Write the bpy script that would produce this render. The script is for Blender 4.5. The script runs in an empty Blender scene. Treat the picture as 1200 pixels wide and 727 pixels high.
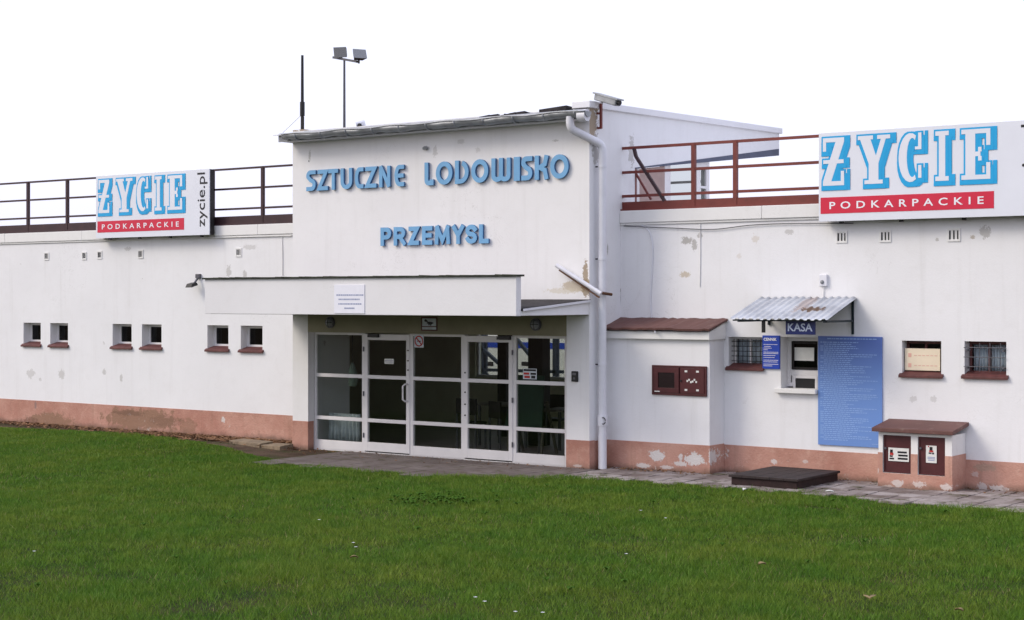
import bpy, math, random
import numpy as np
R = math.radians
random.seed(7); rng = np.random.default_rng(11)
S = bpy.context.scene
COL = S.collection
# ------------------------------------------------------------------ measured camera (facade runs along X, depth is +Y)
F_PX, TH, EYE = 1900.0, R(35.6), 2.6
sn, cs = math.sin(TH), math.cos(TH)
def P(px, py, Y):                       # point of the vertical plane y = Y
    u = (px-600)/F_PX; v = (350-py)/F_PX; t = Y/(cs+u*sn)
    return (t*(-sn+u*cs), EYE+t*v)
def PX(px, py, X):                      # point of the side plane x = X
    u = (px-600)/F_PX; v = (350-py)/F_PX; t = X/(-sn+u*cs)
    return (t*(cs+u*sn), EYE+t*v)
def PG(px, py, z=0.0):                  # point of the level plane z
    u = (px-600)/F_PX; v = (350-py)/F_PX; t = (z-EYE)/v
    return (t*(-sn+u*cs), t*(cs+u*sn))
YW, YT, YC = 21.5, 20.6, 18.7           # wing walls, tower front, canopy front
XR = -13.31                             # right side of the tower
XL = P(343, 200, YT)[0]                 # left side of the tower
ZR = 3.96                               # terrace roofs over the wings

# ------------------------------------------------------------------ mesh builder
class MB:
    def __init__(self): self.v=[]; self.f=[]; self.m=[]; self.sm=[]
    def add(self, vs, fs, mi=0, smooth=False):
        o=len(self.v); self.v+= [tuple(p) for p in vs]
        for f in fs: self.f.append(tuple(i+o for i in f)); self.m.append(mi); self.sm.append(smooth)
        return self
    def box(self, x0,x1,y0,y1,z0,z1, mi=0):
        if x1<x0: x0,x1=x1,x0
        if y1<y0: y0,y1=y1,y0
        if z1<z0: z0,z1=z1,z0
        vs=[(x0,y0,z0),(x1,y0,z0),(x1,y1,z0),(x0,y1,z0),(x0,y0,z1),(x1,y0,z1),(x1,y1,z1),(x0,y1,z1)]
        return self.add(vs,[(0,3,2,1),(4,5,6,7),(0,1,5,4),(1,2,6,5),(2,3,7,6),(3,0,4,7)],mi)
    def hexa(self, b, t, mi=0):         # four bottom points, four top points, both ccw from above
        return self.add(list(b)+list(t),[(0,3,2,1),(4,5,6,7),(0,1,5,4),(1,2,6,5),(2,3,7,6),(3,0,4,7)],mi)
    def prism_y(self, poly, y0, y1, mi=0):   # poly of (x,z) ccw seen from -Y
        n=len(poly)
        vs=[(x,y0,z) for x,z in poly]+[(x,y1,z) for x,z in poly]
        fs=[tuple(range(n)), tuple(range(2*n-1,n-1,-1))]+[((i+1)%n,i,i+n,(i+1)%n+n) for i in range(n)]
        return self.add(vs,fs,mi)
    def prism_x(self, poly, x0, x1, mi=0):   # poly of (y,z)
        n=len(poly)
        vs=[(x0,y,z) for y,z in poly]+[(x1,y,z) for y,z in poly]
        fs=[tuple(range(n-1,-1,-1)), tuple(range(n,2*n))]+[(i,(i+1)%n,(i+1)%n+n,i+n) for i in range(n)]
        return self.add(vs,fs,mi)
    def prism_z(self, poly, z0, z1, mi=0):
        n=len(poly)
        vs=[(x,y,z0) for x,y in poly]+[(x,y,z1) for x,y in poly]
        fs=[tuple(range(n-1,-1,-1)), tuple(range(n,2*n))]+[(i,(i+1)%n,(i+1)%n+n,i+n) for i in range(n)]
        return self.add(vs,fs,mi)
    def tube(self, pts, r, n=8, mi=0, cap=True, smooth=True):
        pts=[np.array(p,float) for p in pts]; rings=[]; k=len(pts)
        rs=r if isinstance(r,(list,tuple)) else [r]*k
        up=np.array([0,0,1.0]); prev=None; vs=[]
        for i in range(k):
            d=(pts[min(i+1,k-1)]-pts[max(i-1,0)]); d/=np.linalg.norm(d)+1e-9
            a=prev if prev is not None else (up if abs(d[2])<.9 else np.array([1.0,0,0]))
            a=a-d*np.dot(a,d); a/=np.linalg.norm(a)+1e-9; prev=a; b=np.cross(d,a)
            for j in range(n):
                t=2*math.pi*j/n; vs.append(pts[i]+rs[i]*(a*math.cos(t)+b*math.sin(t)))
        fs=[]
        for i in range(k-1):
            for j in range(n):
                fs.append((i*n+j,i*n+(j+1)%n,(i+1)*n+(j+1)%n,(i+1)*n+j))
        self.add(vs,fs,mi,smooth)
        if cap:
            self.add(vs[:n],[tuple(range(n-1,-1,-1))],mi); self.add(vs[-n:],[tuple(range(n))],mi)
        return self
    def bar(self, p, q, w, h=None, mi=0):    # rectangular bar between two points
        h=h or w; p=np.array(p,float); q=np.array(q,float); d=q-p; d/=np.linalg.norm(d)
        a=np.array([0,0,1.0]) if abs(d[2])<.95 else np.array([0,1.0,0])
        a=a-d*np.dot(a,d); a/=np.linalg.norm(a); b=np.cross(d,a)
        vs=[]
        for c in (p,q):
            for i,j in ((-1,-1),(1,-1),(1,1),(-1,1)): vs.append(c+b*i*w/2+a*j*h/2)
        return self.add(vs,[(3,2,1,0),(4,5,6,7),(0,1,5,4),(1,2,6,5),(2,3,7,6),(3,0,4,7)],mi)
    def ribbon(self, pts, w, y0, y1, closed=False, mi=0):   # thick stroke in the XZ plane
        pts=[np.array(p,float) for p in pts]; n=len(pts); L=[];Rr=[]
        for i in range(n):
            a=pts[i-1] if (i>0 or closed) else None
            b=pts[(i+1)%n] if (i<n-1 or closed) else None
            ds=[]
            if a is not None: ds.append((pts[i]-a)/np.linalg.norm(pts[i]-a))
            if b is not None: ds.append((b-pts[i])/np.linalg.norm(b-pts[i]))
            ns=[np.array([-d[1],d[0]]) for d in ds]
            m=sum(ns); m/=np.linalg.norm(m)+1e-9; k=1/max(.45,float(np.dot(m,ns[0])))
            L.append(pts[i]+m*k*w/2); Rr.append(pts[i]-m*k*w/2)
        vs=[]
        for l,r in zip(L,Rr): vs+=[(l[0],y0,l[1]),(r[0],y0,r[1]),(l[0],y1,l[1]),(r[0],y1,r[1])]
        fs=[]
        for i in range(n if closed else n-1):
            j=(i+1)%n; a=4*i; b=4*j
            fs+=[(a,a+1,b+1,b),(a+2,b+2,b+3,a+3),(a,b,b+2,a+2),(a+1,a+3,b+3,b+1)]
        if not closed:
            e=4*(n-1); fs+=[(0,2,3,1),(e,e+1,e+3,e+2)]
        return self.add(vs,fs,mi)
    def disc(self, c, r, y, n=20, mi=0, r2=None):
        return self.add([(c[0]+r*math.cos(-2*math.pi*i/n),y,c[1]+(r2 or r)*math.sin(-2*math.pi*i/n)) for i in range(n)],[tuple(range(n-1,-1,-1))],mi)
    def dome(self, c, r, d, axis=(0,-1,0), n=14, k=5, mi=0):
        ax=np.array(axis,float); a=np.array([0,0,1.0]) if abs(ax[2])<.9 else np.array([1.0,0,0]); b=np.cross(ax,a)
        vs=[]
        for i in range(k):
            t=math.pi/2*i/k
            for j in range(n):
                q=2*math.pi*j/n; vs.append(np.array(c)+r*math.cos(t)*(a*math.cos(q)+b*math.sin(q))+ax*d*math.sin(t))
        vs.append(np.array(c)+ax*d); fs=[]
        for i in range(k-1):
            for j in range(n): fs.append((i*n+j,i*n+(j+1)%n,(i+1)*n+(j+1)%n,(i+1)*n+j))
        for j in range(n): fs.append(((k-1)*n+j,(k-1)*n+(j+1)%n,k*n))
        return self.add(vs,fs,mi,True)
    def wall(self, x0,x1,z0,z1,yf,yb,holes,mi=0):
        xs=sorted({x0,x1,*[h[0] for h in holes],*[h[1] for h in holes]}); zs=sorted({z0,z1,*[h[2] for h in holes],*[h[3] for h in holes]})
        inh=lambda x,z: any(h[0]<x<h[1] and h[2]<z<h[3] for h in holes)
        for i in range(len(xs)-1):
            for j in range(len(zs)-1):
                a,b,c,d=xs[i],xs[i+1],zs[j],zs[j+1]
                if inh((a+b)/2,(c+d)/2): continue
                self.add([(a,yf,c),(b,yf,c),(b,yf,d),(a,yf,d)],[(0,1,2,3)],mi)
                self.add([(a,yb,c),(b,yb,c),(b,yb,d),(a,yb,d)],[(3,2,1,0)],mi)
        for a,b,c,d in holes:
            self.add([(a,yf,c),(a,yb,c),(a,yb,d),(a,yf,d)],[(0,1,2,3)],mi)
            self.add([(b,yf,c),(b,yb,c),(b,yb,d),(b,yf,d)],[(3,2,1,0)],mi)
            self.add([(a,yf,d),(a,yb,d),(b,yb,d),(b,yf,d)],[(0,1,2,3)],mi)
            if c>z0+1e-6: self.add([(a,yf,c),(a,yb,c),(b,yb,c),(b,yf,c)],[(3,2,1,0)],mi)
        self.add([(x0,yf,z0),(x0,yb,z0),(x0,yb,z1),(x0,yf,z1)],[(3,2,1,0)],mi)
        self.add([(x1,yf,z0),(x1,yb,z0),(x1,yb,z1),(x1,yf,z1)],[(0,1,2,3)],mi)
        self.add([(x0,yf,z1),(x1,yf,z1),(x1,yb,z1),(x0,yb,z1)],[(0,1,2,3)],mi)
        return self
    def build(self, name, mats, parent=None, bevel=0):
        me=bpy.data.meshes.new(name); me.from_pydata([tuple(map(float,p)) for p in self.v],[],self.f)
        mats=mats if isinstance(mats,(list,tuple)) else [mats]
        for m in mats: me.materials.append(m)
        me.polygons.foreach_set('material_index',self.m); me.polygons.foreach_set('use_smooth',self.sm)
        me.update()
        o=bpy.data.objects.new(name,me); COL.objects.link(o)
        if parent is not None:
            o.parent=parent; o.location=-world_loc(parent)
        if bevel:
            b=o.modifiers.new('bevel','BEVEL'); b.width=bevel; b.segments=2; b.limit_method='ANGLE'; b.angle_limit=R(50)
        return o
from mathutils import Vector
def world_loc(o):
    l=Vector(o.location)
    while o.parent is not None: o=o.parent; l+=o.location
    return l
def tag(o,label=None,cat=None,group=None,kind=None):
    if label: o['label']=label
    if cat: o['category']=cat
    if group: o['group']=group
    if kind: o['kind']=kind
    return o
def thing(name,label,cat,loc=(0,0,0),group=None):
    o=bpy.data.objects.new(name,None); COL.objects.link(o); o.location=loc; o.empty_display_size=.2
    return tag(o,label,cat,group)
def copy_tree(o,parent=None):
    c=o.copy(); COL.objects.link(c); c.parent=parent
    for ch in [q for q in bpy.data.objects if q.parent is o]: copy_tree(ch,c)
    return c
def text_mb(mb, s, x0,x1,z0,z1, y, mi=0, bold=0.0, spacing=1.0, rot=False, res=3):
    cu=bpy.data.curves.new('t','FONT'); cu.body=s; cu.size=1; cu.offset=bold; cu.resolution_u=res; cu.space_character=spacing
    ob=bpy.data.objects.new('t',cu); COL.objects.link(ob)
    dg=bpy.context.evaluated_depsgraph_get(); me=bpy.data.meshes.new_from_object(ob.evaluated_get(dg))
    vs=np.array([v.co[:] for v in me.vertices]); fs=[tuple(p.vertices) for p in me.polygons]
    bpy.data.objects.remove(ob); bpy.data.curves.remove(cu); bpy.data.meshes.remove(me)
    if rot: vs=np.stack([-vs[:,1],vs[:,0],vs[:,2]],1)
    lo=vs.min(0); hi=vs.max(0)
    X=x0+(vs[:,0]-lo[0])/(hi[0]-lo[0])*(x1-x0); Z=z0+(vs[:,1]-lo[1])/(hi[1]-lo[1])*(z1-z0)
    mb.add([(X[i],y,Z[i]) for i in range(len(X))],fs,mi); return mb

# ------------------------------------------------------------------ materials
def lin(c): return tuple((x/12.92 if x<=.04045 else ((x+.055)/1.055)**2.4) for x in c)
class NT:
    def __init__(s,name):
        s.m=bpy.data.materials.new(name); s.m.use_nodes=True; s.t=s.m.node_tree; s.n=s.t.nodes; s.b=s.n['Principled BSDF']; s.g=s.n.new('ShaderNodeNewGeometry')
        s.pos=s.g.outputs['Position']
    def link(s,a,b): s.t.links.new(a,b)
    def val(s,sock,v):
        if isinstance(v,(int,float,tuple,list)): sock.default_value=v
        else: s.link(v,sock)
    def noise(s,scale,detail=4,rough=.55,vec=None,stretch=None,col=False,dist=0):
        n=s.n.new('ShaderNodeTexNoise'); n.inputs['Scale'].default_value=scale; n.inputs['Detail'].default_value=detail; n.inputs['Roughness'].default_value=rough; n.inputs['Distortion'].default_value=dist
        v=vec or s.pos
        if stretch: v=s.vm('MULTIPLY',v,stretch)
        s.link(v,n.inputs['Vector']); return n.outputs['Color' if col else 'Fac']
    def vm(s,op,a,b=None,out=0):
        n=s.n.new('ShaderNodeVectorMath'); n.operation=op; s.val(n.inputs[0],a)
        if b is not None: s.val(n.inputs[1],b)
        return n.outputs[out]
    def ma(s,op,a,b=None,clamp=False):
        n=s.n.new('ShaderNodeMath'); n.operation=op; n.use_clamp=clamp; s.val(n.inputs[0],a)
        if b is not None: s.val(n.inputs[1],b)
        return n.outputs[0]
    def step(s,x,lo,hi):
        n=s.n.new('ShaderNodeMapRange'); n.interpolation_type='SMOOTHSTEP'; s.val(n.inputs[0],x); n.inputs[1].default_value=lo; n.inputs[2].default_value=hi
        return n.outputs[0]
    def mix(s,f,a,b,mode='MIX'):
        n=s.n.new('ShaderNodeMixRGB'); n.blend_type=mode; s.val(n.inputs[0],f)
        for k,v in ((1,a),(2,b)):
            if isinstance(v,(tuple,list)): n.inputs[k].default_value=(*v[:3],1)
            else: s.link(v,n.inputs[k])
        return n.outputs[0]
    def bump(s,h,strength=.2,dist=.01):
        n=s.n.new('ShaderNodeBump'); n.inputs['Strength'].default_value=strength; n.inputs['Distance'].default_value=dist; s.link(h,n.inputs['Height']); s.link(n.outputs[0],s.b.inputs['Normal'])
    def patch(s,c,r,wob=1.5,scale=None,edge=.10):    # irregular patch mask around point c with radii r
        d=s.vm('LENGTH',s.vm('MULTIPLY',s.vm('SUBTRACT',s.pos,c),tuple(0 if q==0 else 1/q for q in r)),None,1)
        sc=1.3/min(q for q in r if q>0)
        d=s.ma('ADD',d,s.ma('MULTIPLY',s.ma('SUBTRACT',s.noise(sc,6,.72,dist=.6),.5),wob*2))
        return s.ma('SUBTRACT',1.0,s.step(d,.85-edge,.85+edge))
    def fin(s,col,rough=.6,metal=0,spec=.5):
        if isinstance(col,(tuple,list)): s.b.inputs['Base Color'].default_value=(*col[:3],1)
        else: s.link(col,s.b.inputs['Base Color'])
        s.val(s.b.inputs['Roughness'],rough); s.b.inputs['Metallic'].default_value=metal; s.b.inputs['Specular IOR Level'].default_value=spec
        return s.m
def plain(name,c,rough=.5,metal=0,var=.12,scale=9,bump=0,spec=.4,srgb=True):
    k=NT(name); c=lin(c) if srgb else c
    n=k.noise(scale,5,.6); d=tuple(x*(1-var) for x in c); e=tuple(min(1,x*(1+var*.6)) for x in c)
    col=k.mix(k.step(n,.3,.7),d,e)
    if bump: k.bump(k.noise(60,4),bump,.01)
    return k.fin(col,rough,metal,spec)

def make_wall(name,base,patches=(),streak=.10,line=None):
    k=NT(name)
    n=k.noise(.7,5,.6); col=k.mix(k.step(n,.25,.75),tuple(x*.95 for x in base),base)
    n2=k.noise(5,6,.7); col=k.mix(k.ma('MULTIPLY',k.step(n2,.45,.8),.10),col,(.5,.47,.42))
    st=k.noise(1,5,.65,stretch=(5.5,5.5,.35)); col=k.mix(k.ma('MULTIPLY',k.step(st,.52,.78),streak),col,(.42,.40,.36))
    cr=k.noise(2.3,7,.6,dist=1.2); crack=k.ma('SUBTRACT',1.0,k.step(k.ma('ABSOLUTE',k.ma('SUBTRACT',cr,.5)),0.0,.0035))
    gate=k.step(k.noise(.55,2),.56,.66); col=k.mix(k.ma('MULTIPLY',k.ma('MULTIPLY',crack,gate),.42),col,(.3,.28,.25))
    sp=k.noise(7,3,.5); gate2=k.step(k.noise(.8,3,.6,stretch=(1,1,1.4)),.60,.70)
    col=k.mix(k.ma('MULTIPLY',k.step(sp,.70,.72),k.ma('MULTIPLY',gate2,.7)),col,(.40,.38,.35))
    for c,r,pc,a in patches:
        col=k.mix(k.ma('MULTIPLY',k.patch(c,r),a),col,pc)
    h=k.ma('ADD',k.noise(45,4),k.ma('MULTIPLY',k.noise(3,3),2.0)); k.bump(h,.22,.008)
    return k.fin(col,.85,0,.2)
def pt(px,py,Y):
    x,z=P(px,py,Y); return (x,Y,z)
G1=(.36,.34,.31); BR=(.30,.22,.13); BG=(.52,.44,.33)
wl=[(pt(px,py,YW),(rx,0,rz),c,a) for px,py,rx,rz,c,a in [
 (805,282,.10,.07,G1,.8),(814,287,.05,.10,G1,.7),(803,322,.10,.05,BG,.8),(820,276,.05,.05,G1,.6),(925,272,.09,.04,G1,.5),(885,280,.06,.08,BG,.4),
 (1155,272,.09,.09,G1,.6),(1140,278,.04,.03,BR,.6),(1098,281,.03,.03,G1,.6),
 (268,318,.07,.12,G1,.5),(287,322,.06,.09,G1,.55),(150,292,.10,.04,G1,.45),(292,290,.22,.05,G1,.35),(36,438,.14,.10,G1,.4),(72,439,.11,.12,G1,.45),(122,436,.06,.06,G1,.5),(142,443,.05,.08,G1,.5),(47,445,.05,.04,G1,.4),
 (984,464,.05,.04,G1,.2),(1070,468,.06,.05,G1,.35),(1094,468,.05,.05,G1,.35),(866,300,.05,.04,BG,.3)]]
M_wall=make_wall('white_render_wing',(.80,.795,.80),wl,.15)
wt=[(pt(px,py,YT),(rx,0,rz),c,a) for px,py,rx,rz,c,a in [
 (686,322,.05,.24,BR,.85),(676,336,.30,.10,BG,.85),(687,337,.10,.16,BR,.8),(660,341,.35,.05,(.62,.56,.44),.6),(500,174,.07,.04,G1,.6),(363,182,.03,.1,G1,.6),(362,189,.02,.02,(.1,.1,.1),.8),(510,178,.05,.1,G1,.4),(540,166,.08,.04,G1,.35),(560,176,.05,.05,G1,.3),(651,165,.06,.02,G1,.5)]]
ws=[((XR,PX(px,py,XR)[0],PX(px,py,XR)[1]),(0,ry,rz),c,a) for px,py,ry,rz,c,a in [
 (693,142,.22,.32,BR,.85),(698,175,.10,.28,G1,.7),(740,178,.10,.26,G1,.6),(713,409,.03,.06,G1,.6),(728,350,.03,.12,(.1,.09,.08),.7),(728,341,.03,.05,(.1,.09,.08),.7),(712,292,.02,.09,G1,.8)]]
M_tower=make_wall('white_render_tower',(.80,.79,.785),wt,.11)
M_side=make_wall('white_render_tower_side',(.80,.80,.81),ws,.10)
M_verge=make_wall('white_verge_sheet',(.80,.80,.82),(),.05)
M_white=make_wall('white_render_trim',(.80,.79,.77),(),.06)
M_fascia=make_wall('grey_white_canopy_paint',(.75,.74,.745),(),.03)
M_upsoff=plain('dark_slate_soffit_shade',(.33,.35,.42),.7,var=.15,scale=2)  # dark tone paints the shade beneath the tower overhang
M_soffit=plain('dark_olive_soffit',(.30,.28,.22),.9,var=.15,scale=2)  # unseen soffit kept dark so less light bounces beneath the canopy
M_lintel=plain('olive_grey_lintel_shade',(.56,.54,.45),.9,var=.12,scale=2)  # shade under the canopy painted into the lintel colour
M_fasc2=plain('white_plaque',(.89,.89,.92),.4,var=.03)
M_lobby=plain('lobby_wall_paint',(.80,.79,.68),.8,var=.08,scale=2)

def make_plinth():
    k=NT('salmon_plinth_paint'); base=(.50,.235,.155)
    n=k.noise(1.1,6,.65); col=k.mix(k.step(n,.3,.72),(.40,.195,.145),(.54,.31,.24))
    n=k.noise(9,6,.7); col=k.mix(k.ma('MULTIPLY',k.step(n,.5,.75),.35),col,(.62,.42,.33))
    st=k.noise(1,4,.6,stretch=(7,7,.5)); col=k.mix(k.ma('MULTIPLY',k.step(st,.55,.75),.30),col,(.25,.15,.10))
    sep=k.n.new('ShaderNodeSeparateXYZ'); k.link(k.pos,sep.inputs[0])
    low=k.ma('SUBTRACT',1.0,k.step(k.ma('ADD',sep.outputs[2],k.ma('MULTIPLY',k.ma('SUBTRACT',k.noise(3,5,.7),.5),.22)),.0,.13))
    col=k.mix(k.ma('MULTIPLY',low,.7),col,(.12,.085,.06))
    W=(.66,.63,.60); B=(.26,.155,.10); D=(.17,.095,.065)
    for px,py,Y,rx,rz,c,a in [(62,492,YW,.75,.17,B,.85),(36,494,YW,.30,.1,D,.6),(165,492,YW,1.25,.24,B,.85),(150,484,YW,.5,.06,D,.6),(195,494,YW,.5,.14,D,.35),(222,499,YW,.25,.15,B,.6),(262,492,YW,.06,.06,W,.8),(42,475,YW,.04,.1,(.15,.15,.15),.5),
        (768,534,21.0,.15,.09,W,.95),(796,536,21.0,.05,.05,W,.85),(812,539,21.0,.19,.10,W,.95),(796,544,21.0,.14,.04,W,.85),(833,536,21.0,.07,.14,W,.9),(752,546,21.0,.14,.04,W,.8),(780,548,21.0,.12,.03,W,.7),
        (907,541,YW,.06,.04,W,.7),(944,541,YW,.05,.03,W,.5),(1155,548,YW,.16,.06,(.36,.27,.2),.6),(1172,573,YW,.14,.06,W,.65),(1152,570,YW,.08,.06,W,.6),(1143,556,YW,.06,.04,W,.4),
        (1052,567,20.95,.10,.06,W,.65),(1076,568,20.95,.10,.05,W,.6),(1108,571,20.95,.09,.05,W,.65),(1025,552,20.95,.05,.08,W,.6),(1040,572,20.95,.09,.04,W,.4),(677,546,YT,.09,.025,W,.5)]:
        col=k.mix(k.ma('MULTIPLY',k.patch(pt(px,py,Y),(rx,0.6,rz),1.2),a),col,c)
    fl=k.ma('MULTIPLY',k.step(k.noise(11,6,.75,dist=.5),.60,.64),k.step(k.noise(1.3,3,.6),.50,.62)); lowz=k.ma('SUBTRACT',1.0,k.step(sep.outputs[2],.10,.42))
    col=k.mix(k.ma('MULTIPLY',k.ma('MULTIPLY',fl,lowz),.8),col,(.60,.53,.48))
    dk=k.ma('MULTIPLY',k.step(k.noise(6,6,.72,dist=.8),.60,.68),.45); col=k.mix(dk,col,(.25,.15,.11))
    hgt=k.ma('SUBTRACT',k.ma('MULTIPLY',k.noise(5,3),2.0),k.ma('MULTIPLY',fl,1.5)); k.bump(k.ma('ADD',k.noise(40,4),hgt),.45,.014)
    return k.fin(col,.85,0,.2)
M_plinth=make_plinth()

def make_metal_roof(name,c,rust,rough=.45):
    k=NT(name); col=k.mix(k.step(k.noise(2.5,6,.65),.3,.7),tuple(x*.75 for x in c),c)
    col=k.mix(k.ma('MULTIPLY',k.step(k.noise(6,7,.7),.56,.70),.6),col,rust)
    k.bump(k.noise(30,4),.15,.01); return k.fin(col,rough,0,.4)
M_redcap=make_metal_roof('brown_red_sheet',(.145,.066,.056),(.23,.16,.13),.7)
M_sill=plain('brown_red_sill_paint',(.37,.21,.20),.6,var=.3)
M_redrail=make_metal_roof('red_oxide_rail_paint',(.20,.040,.030),(.11,.035,.025),.5)
M_darkrail=make_metal_roof('old_maroon_rail_paint',(.050,.022,.026),(.09,.035,.03),.6)
M_meter=plain('maroon_box_paint',(.30,.12,.13),.45,var=.2,scale=5)
M_meterin=plain('maroon_box_glass',(.12,.06,.07),.2,var=.1)
M_gutter=plain('grey_zinc',(.60,.61,.62),.45,.3,.22,6)
M_pvc=plain('white_pvc_pipe',(.86,.86,.88),.4,var=.06,scale=4)
M_galv=make_metal_roof('galvanised_sheet',(.47,.49,.53),(.33,.30,.28),.45)
M_rust=plain('rusty_patch',(.38,.26,.18),.8,var=.3,scale=20)
M_alu=plain('white_aluminium_frame',(.86,.85,.85),.4,var=.05,scale=3)
M_black=plain('black_plastic',(.07,.07,.08),.4,var=.2)
M_dark=plain('dark_steel',(.10,.09,.10),.5,var=.3)
M_dgreen=plain('dark_green_bracket',(.07,.13,.16),.5,var=.2)
M_greymetal=plain('grey_lamp_metal',(.36,.36,.38),.45,.2,.15)
M_lamp=plain('grey_glass_lamp',(.52,.53,.54),.25,var=.1,scale=20)
M_letter=plain('pale_blue_letter_paint',(.44,.65,.81),.5,var=.07,scale=4)
M_letshade=plain('letter_side_shade_blue',(.25,.43,.62),.5,var=.1,scale=4)  # deeper blue paints shade into the letter edges
M_panel=plain('white_sign_sheet',(.87,.88,.91),.35,var=.03,scale=1.5)
M_cyan=plain('cyan_sign_print',(.07,.63,.85),.4,var=.05,scale=2)
M_redp=plain('red_sign_print',(.80,.13,.25),.4,var=.05,scale=2)
M_text=plain('white_print',(.92,.92,.94),.4,var=.02)
M_blk=plain('black_print',(.08,.08,.10),.4,var=.05)
M_navy=plain('navy_sign_sheet',(.06,.12,.36),.4,var=.08)
M_kasa=plain('pale_grey_letters',(.70,.74,.82),.4,var=.04)
M_blue=plain('blue_sign_sheet',(.12,.26,.68),.4,var=.06)
M_paper=plain('white_paper',(.86,.86,.84),.7,var=.06,scale=14)
M_cream=plain('cream_board',(.90,.84,.74),.6,var=.05,scale=3)
M_pinkp=plain('faded_pink_print',(.86,.66,.60),.6,var=.05)
M_redpr=plain('red_print',(.70,.16,.14),.5,var=.05)
M_greypr=plain('grey_print',(.58,.61,.72),.5,var=.05)
M_moss=plain('mossy_felt_edge',(.20,.21,.17),.9,var=.5,scale=14,bump=.5)
M_felt=plain('roof_felt',(.20,.185,.19),.9,var=.45,scale=7,bump=.6)
M_hatch=plain('dark_brown_timber_top',(.19,.15,.145),.7,var=.35,scale=6,bump=.3)
M_hatchs=plain('dark_brown_timber_side',(.17,.10,.095),.8,var=.4,scale=8,bump=.4)
M_curt=plain('pale_curtain',(.80,.83,.86),.9,var=.15,scale=8)
M_blind=plain('pink_blind',(.88,.80,.77),.8,var=.06)
nt_=M_blind.node_tree; tl_=nt_.nodes.new('ShaderNodeBsdfTranslucent'); tl_.inputs[0].default_value=(.80,.66,.62,1); mx_=nt_.nodes.new('ShaderNodeMixShader'); mx_.inputs[0].default_value=.6; nt_.links.new(nt_.nodes['Principled BSDF'].outputs[0],mx_.inputs[1]); nt_.links.new(tl_.outputs[0],mx_.inputs[2]); nt_.links.new(mx_.outputs[0],nt_.nodes['Material Output'].inputs[0])
M_green=plain('dark_green_board',(.13,.26,.21),.6,var=.1)
M_wood=plain('grey_table_wood',(.42,.40,.35),.6,var=.15)
M_chair=plain('dark_chair_seat',(.12,.10,.10),.7,var=.2)
M_stair=plain('blue_grey_steel',(.22,.26,.33),.5,var=.2)
M_floor=plain('lobby_floor_tile',(.55,.52,.48),.5,var=.1,scale=3)
def make_rules():
    k=NT('rules_board_print'); sep=k.n.new('ShaderNodeSeparateXYZ'); k.link(k.pos,sep.inputs[0])
    col=k.mix(k.step(k.ma('ADD',sep.outputs[2],k.ma('MULTIPLY',k.noise(1.3,2),.3)),1.45,2.25),(.145,.27,.60),(.075,.14,.42))
    return k.fin(col,.35,0,.5)
M_rules=make_rules()
M_rulest=plain('pale_blue_print',(.58,.70,.88),.5,var=.04)
def make_glass(name,tint,refl=1.0):
    m=bpy.data.materials.new(name); m.use_nodes=True; t=m.node_tree; t.nodes.clear()
    o=t.nodes.new('ShaderNodeOutputMaterial'); mx=t.nodes.new('ShaderNodeMixShader'); tr=t.nodes.new('ShaderNodeBsdfTransparent'); gl=t.nodes.new('ShaderNodeBsdfGlossy'); fr=t.nodes.new('ShaderNodeFresnel')
    fr.inputs['IOR'].default_value=1.0+.35*refl; tr.inputs[0].default_value=(*tint,1); gl.inputs['Roughness'].default_value=.03; gl.inputs[0].default_value=(.9,.9,.9,1)
    ge=t.nodes.new('ShaderNodeNewGeometry'); iv=t.nodes.new('ShaderNodeMath'); iv.operation='SUBTRACT'; iv.inputs[0].default_value=1; t.links.new(ge.outputs['Backfacing'],iv.inputs[1]); mu=t.nodes.new('ShaderNodeMath'); mu.operation='MULTIPLY'; t.links.new(fr.outputs[0],mu.inputs[0]); t.links.new(iv.outputs[0],mu.inputs[1]); t.links.new(mu.outputs[0],mx.inputs[0]); t.links.new(tr.outputs[0],mx.inputs[1]); t.links.new(gl.outputs[0],mx.inputs[2]); t.links.new(mx.outputs[0],o.inputs[0]); return m
M_glass=make_glass('window_glass',(.80,.82,.80))
M_glassd=make_glass('small_window_glass',(.35,.36,.38))
def make_ground():
    k=NT('earth_ground'); col=k.mix(k.step(k.noise(1.2,6,.7),.3,.7),(.055,.035,.024),(.13,.09,.062))
    col=k.mix(k.ma('MULTIPLY',k.step(k.noise(2.2,5,.6),.5,.64),.6),col,(.04,.06,.015))
    col=k.mix(k.ma('MULTIPLY',k.step(k.noise(28,4,.7),.55,.7),.5),col,(.20,.155,.11))
    k.bump(k.noise(14,6,.7),.9,.05); return k.fin(col,.95,0,.1)
M_ground=make_ground()
def make_paver(name,a,b):
    k=NT(name); oi=k.n.new('ShaderNodeTexWhiteNoise'); cell=k.vm('FLOOR',k.vm('MULTIPLY',k.pos,(2.63,2.94,0))); k.link(cell,oi.inputs['Vector'])
    col=k.mix(oi.outputs['Value'],a,b); col=k.mix(k.ma('MULTIPLY',k.step(k.noise(5,6,.7),.45,.7),.6),col,(.10,.07,.05))
    col=k.mix(k.ma('MULTIPLY',k.step(k.noise(2.5,5,.7),.55,.66),.65),col,(.07,.075,.03))
    k.bump(k.noise(35,5,.7),.5,.01); return k.fin(col,.85,0,.25)
M_paver=make_paver('weathered_paver',(.17,.135,.125),(.36,.32,.31))
M_slab=make_paver('entrance_slab',(.14,.115,.108),(.20,.17,.16))
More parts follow.
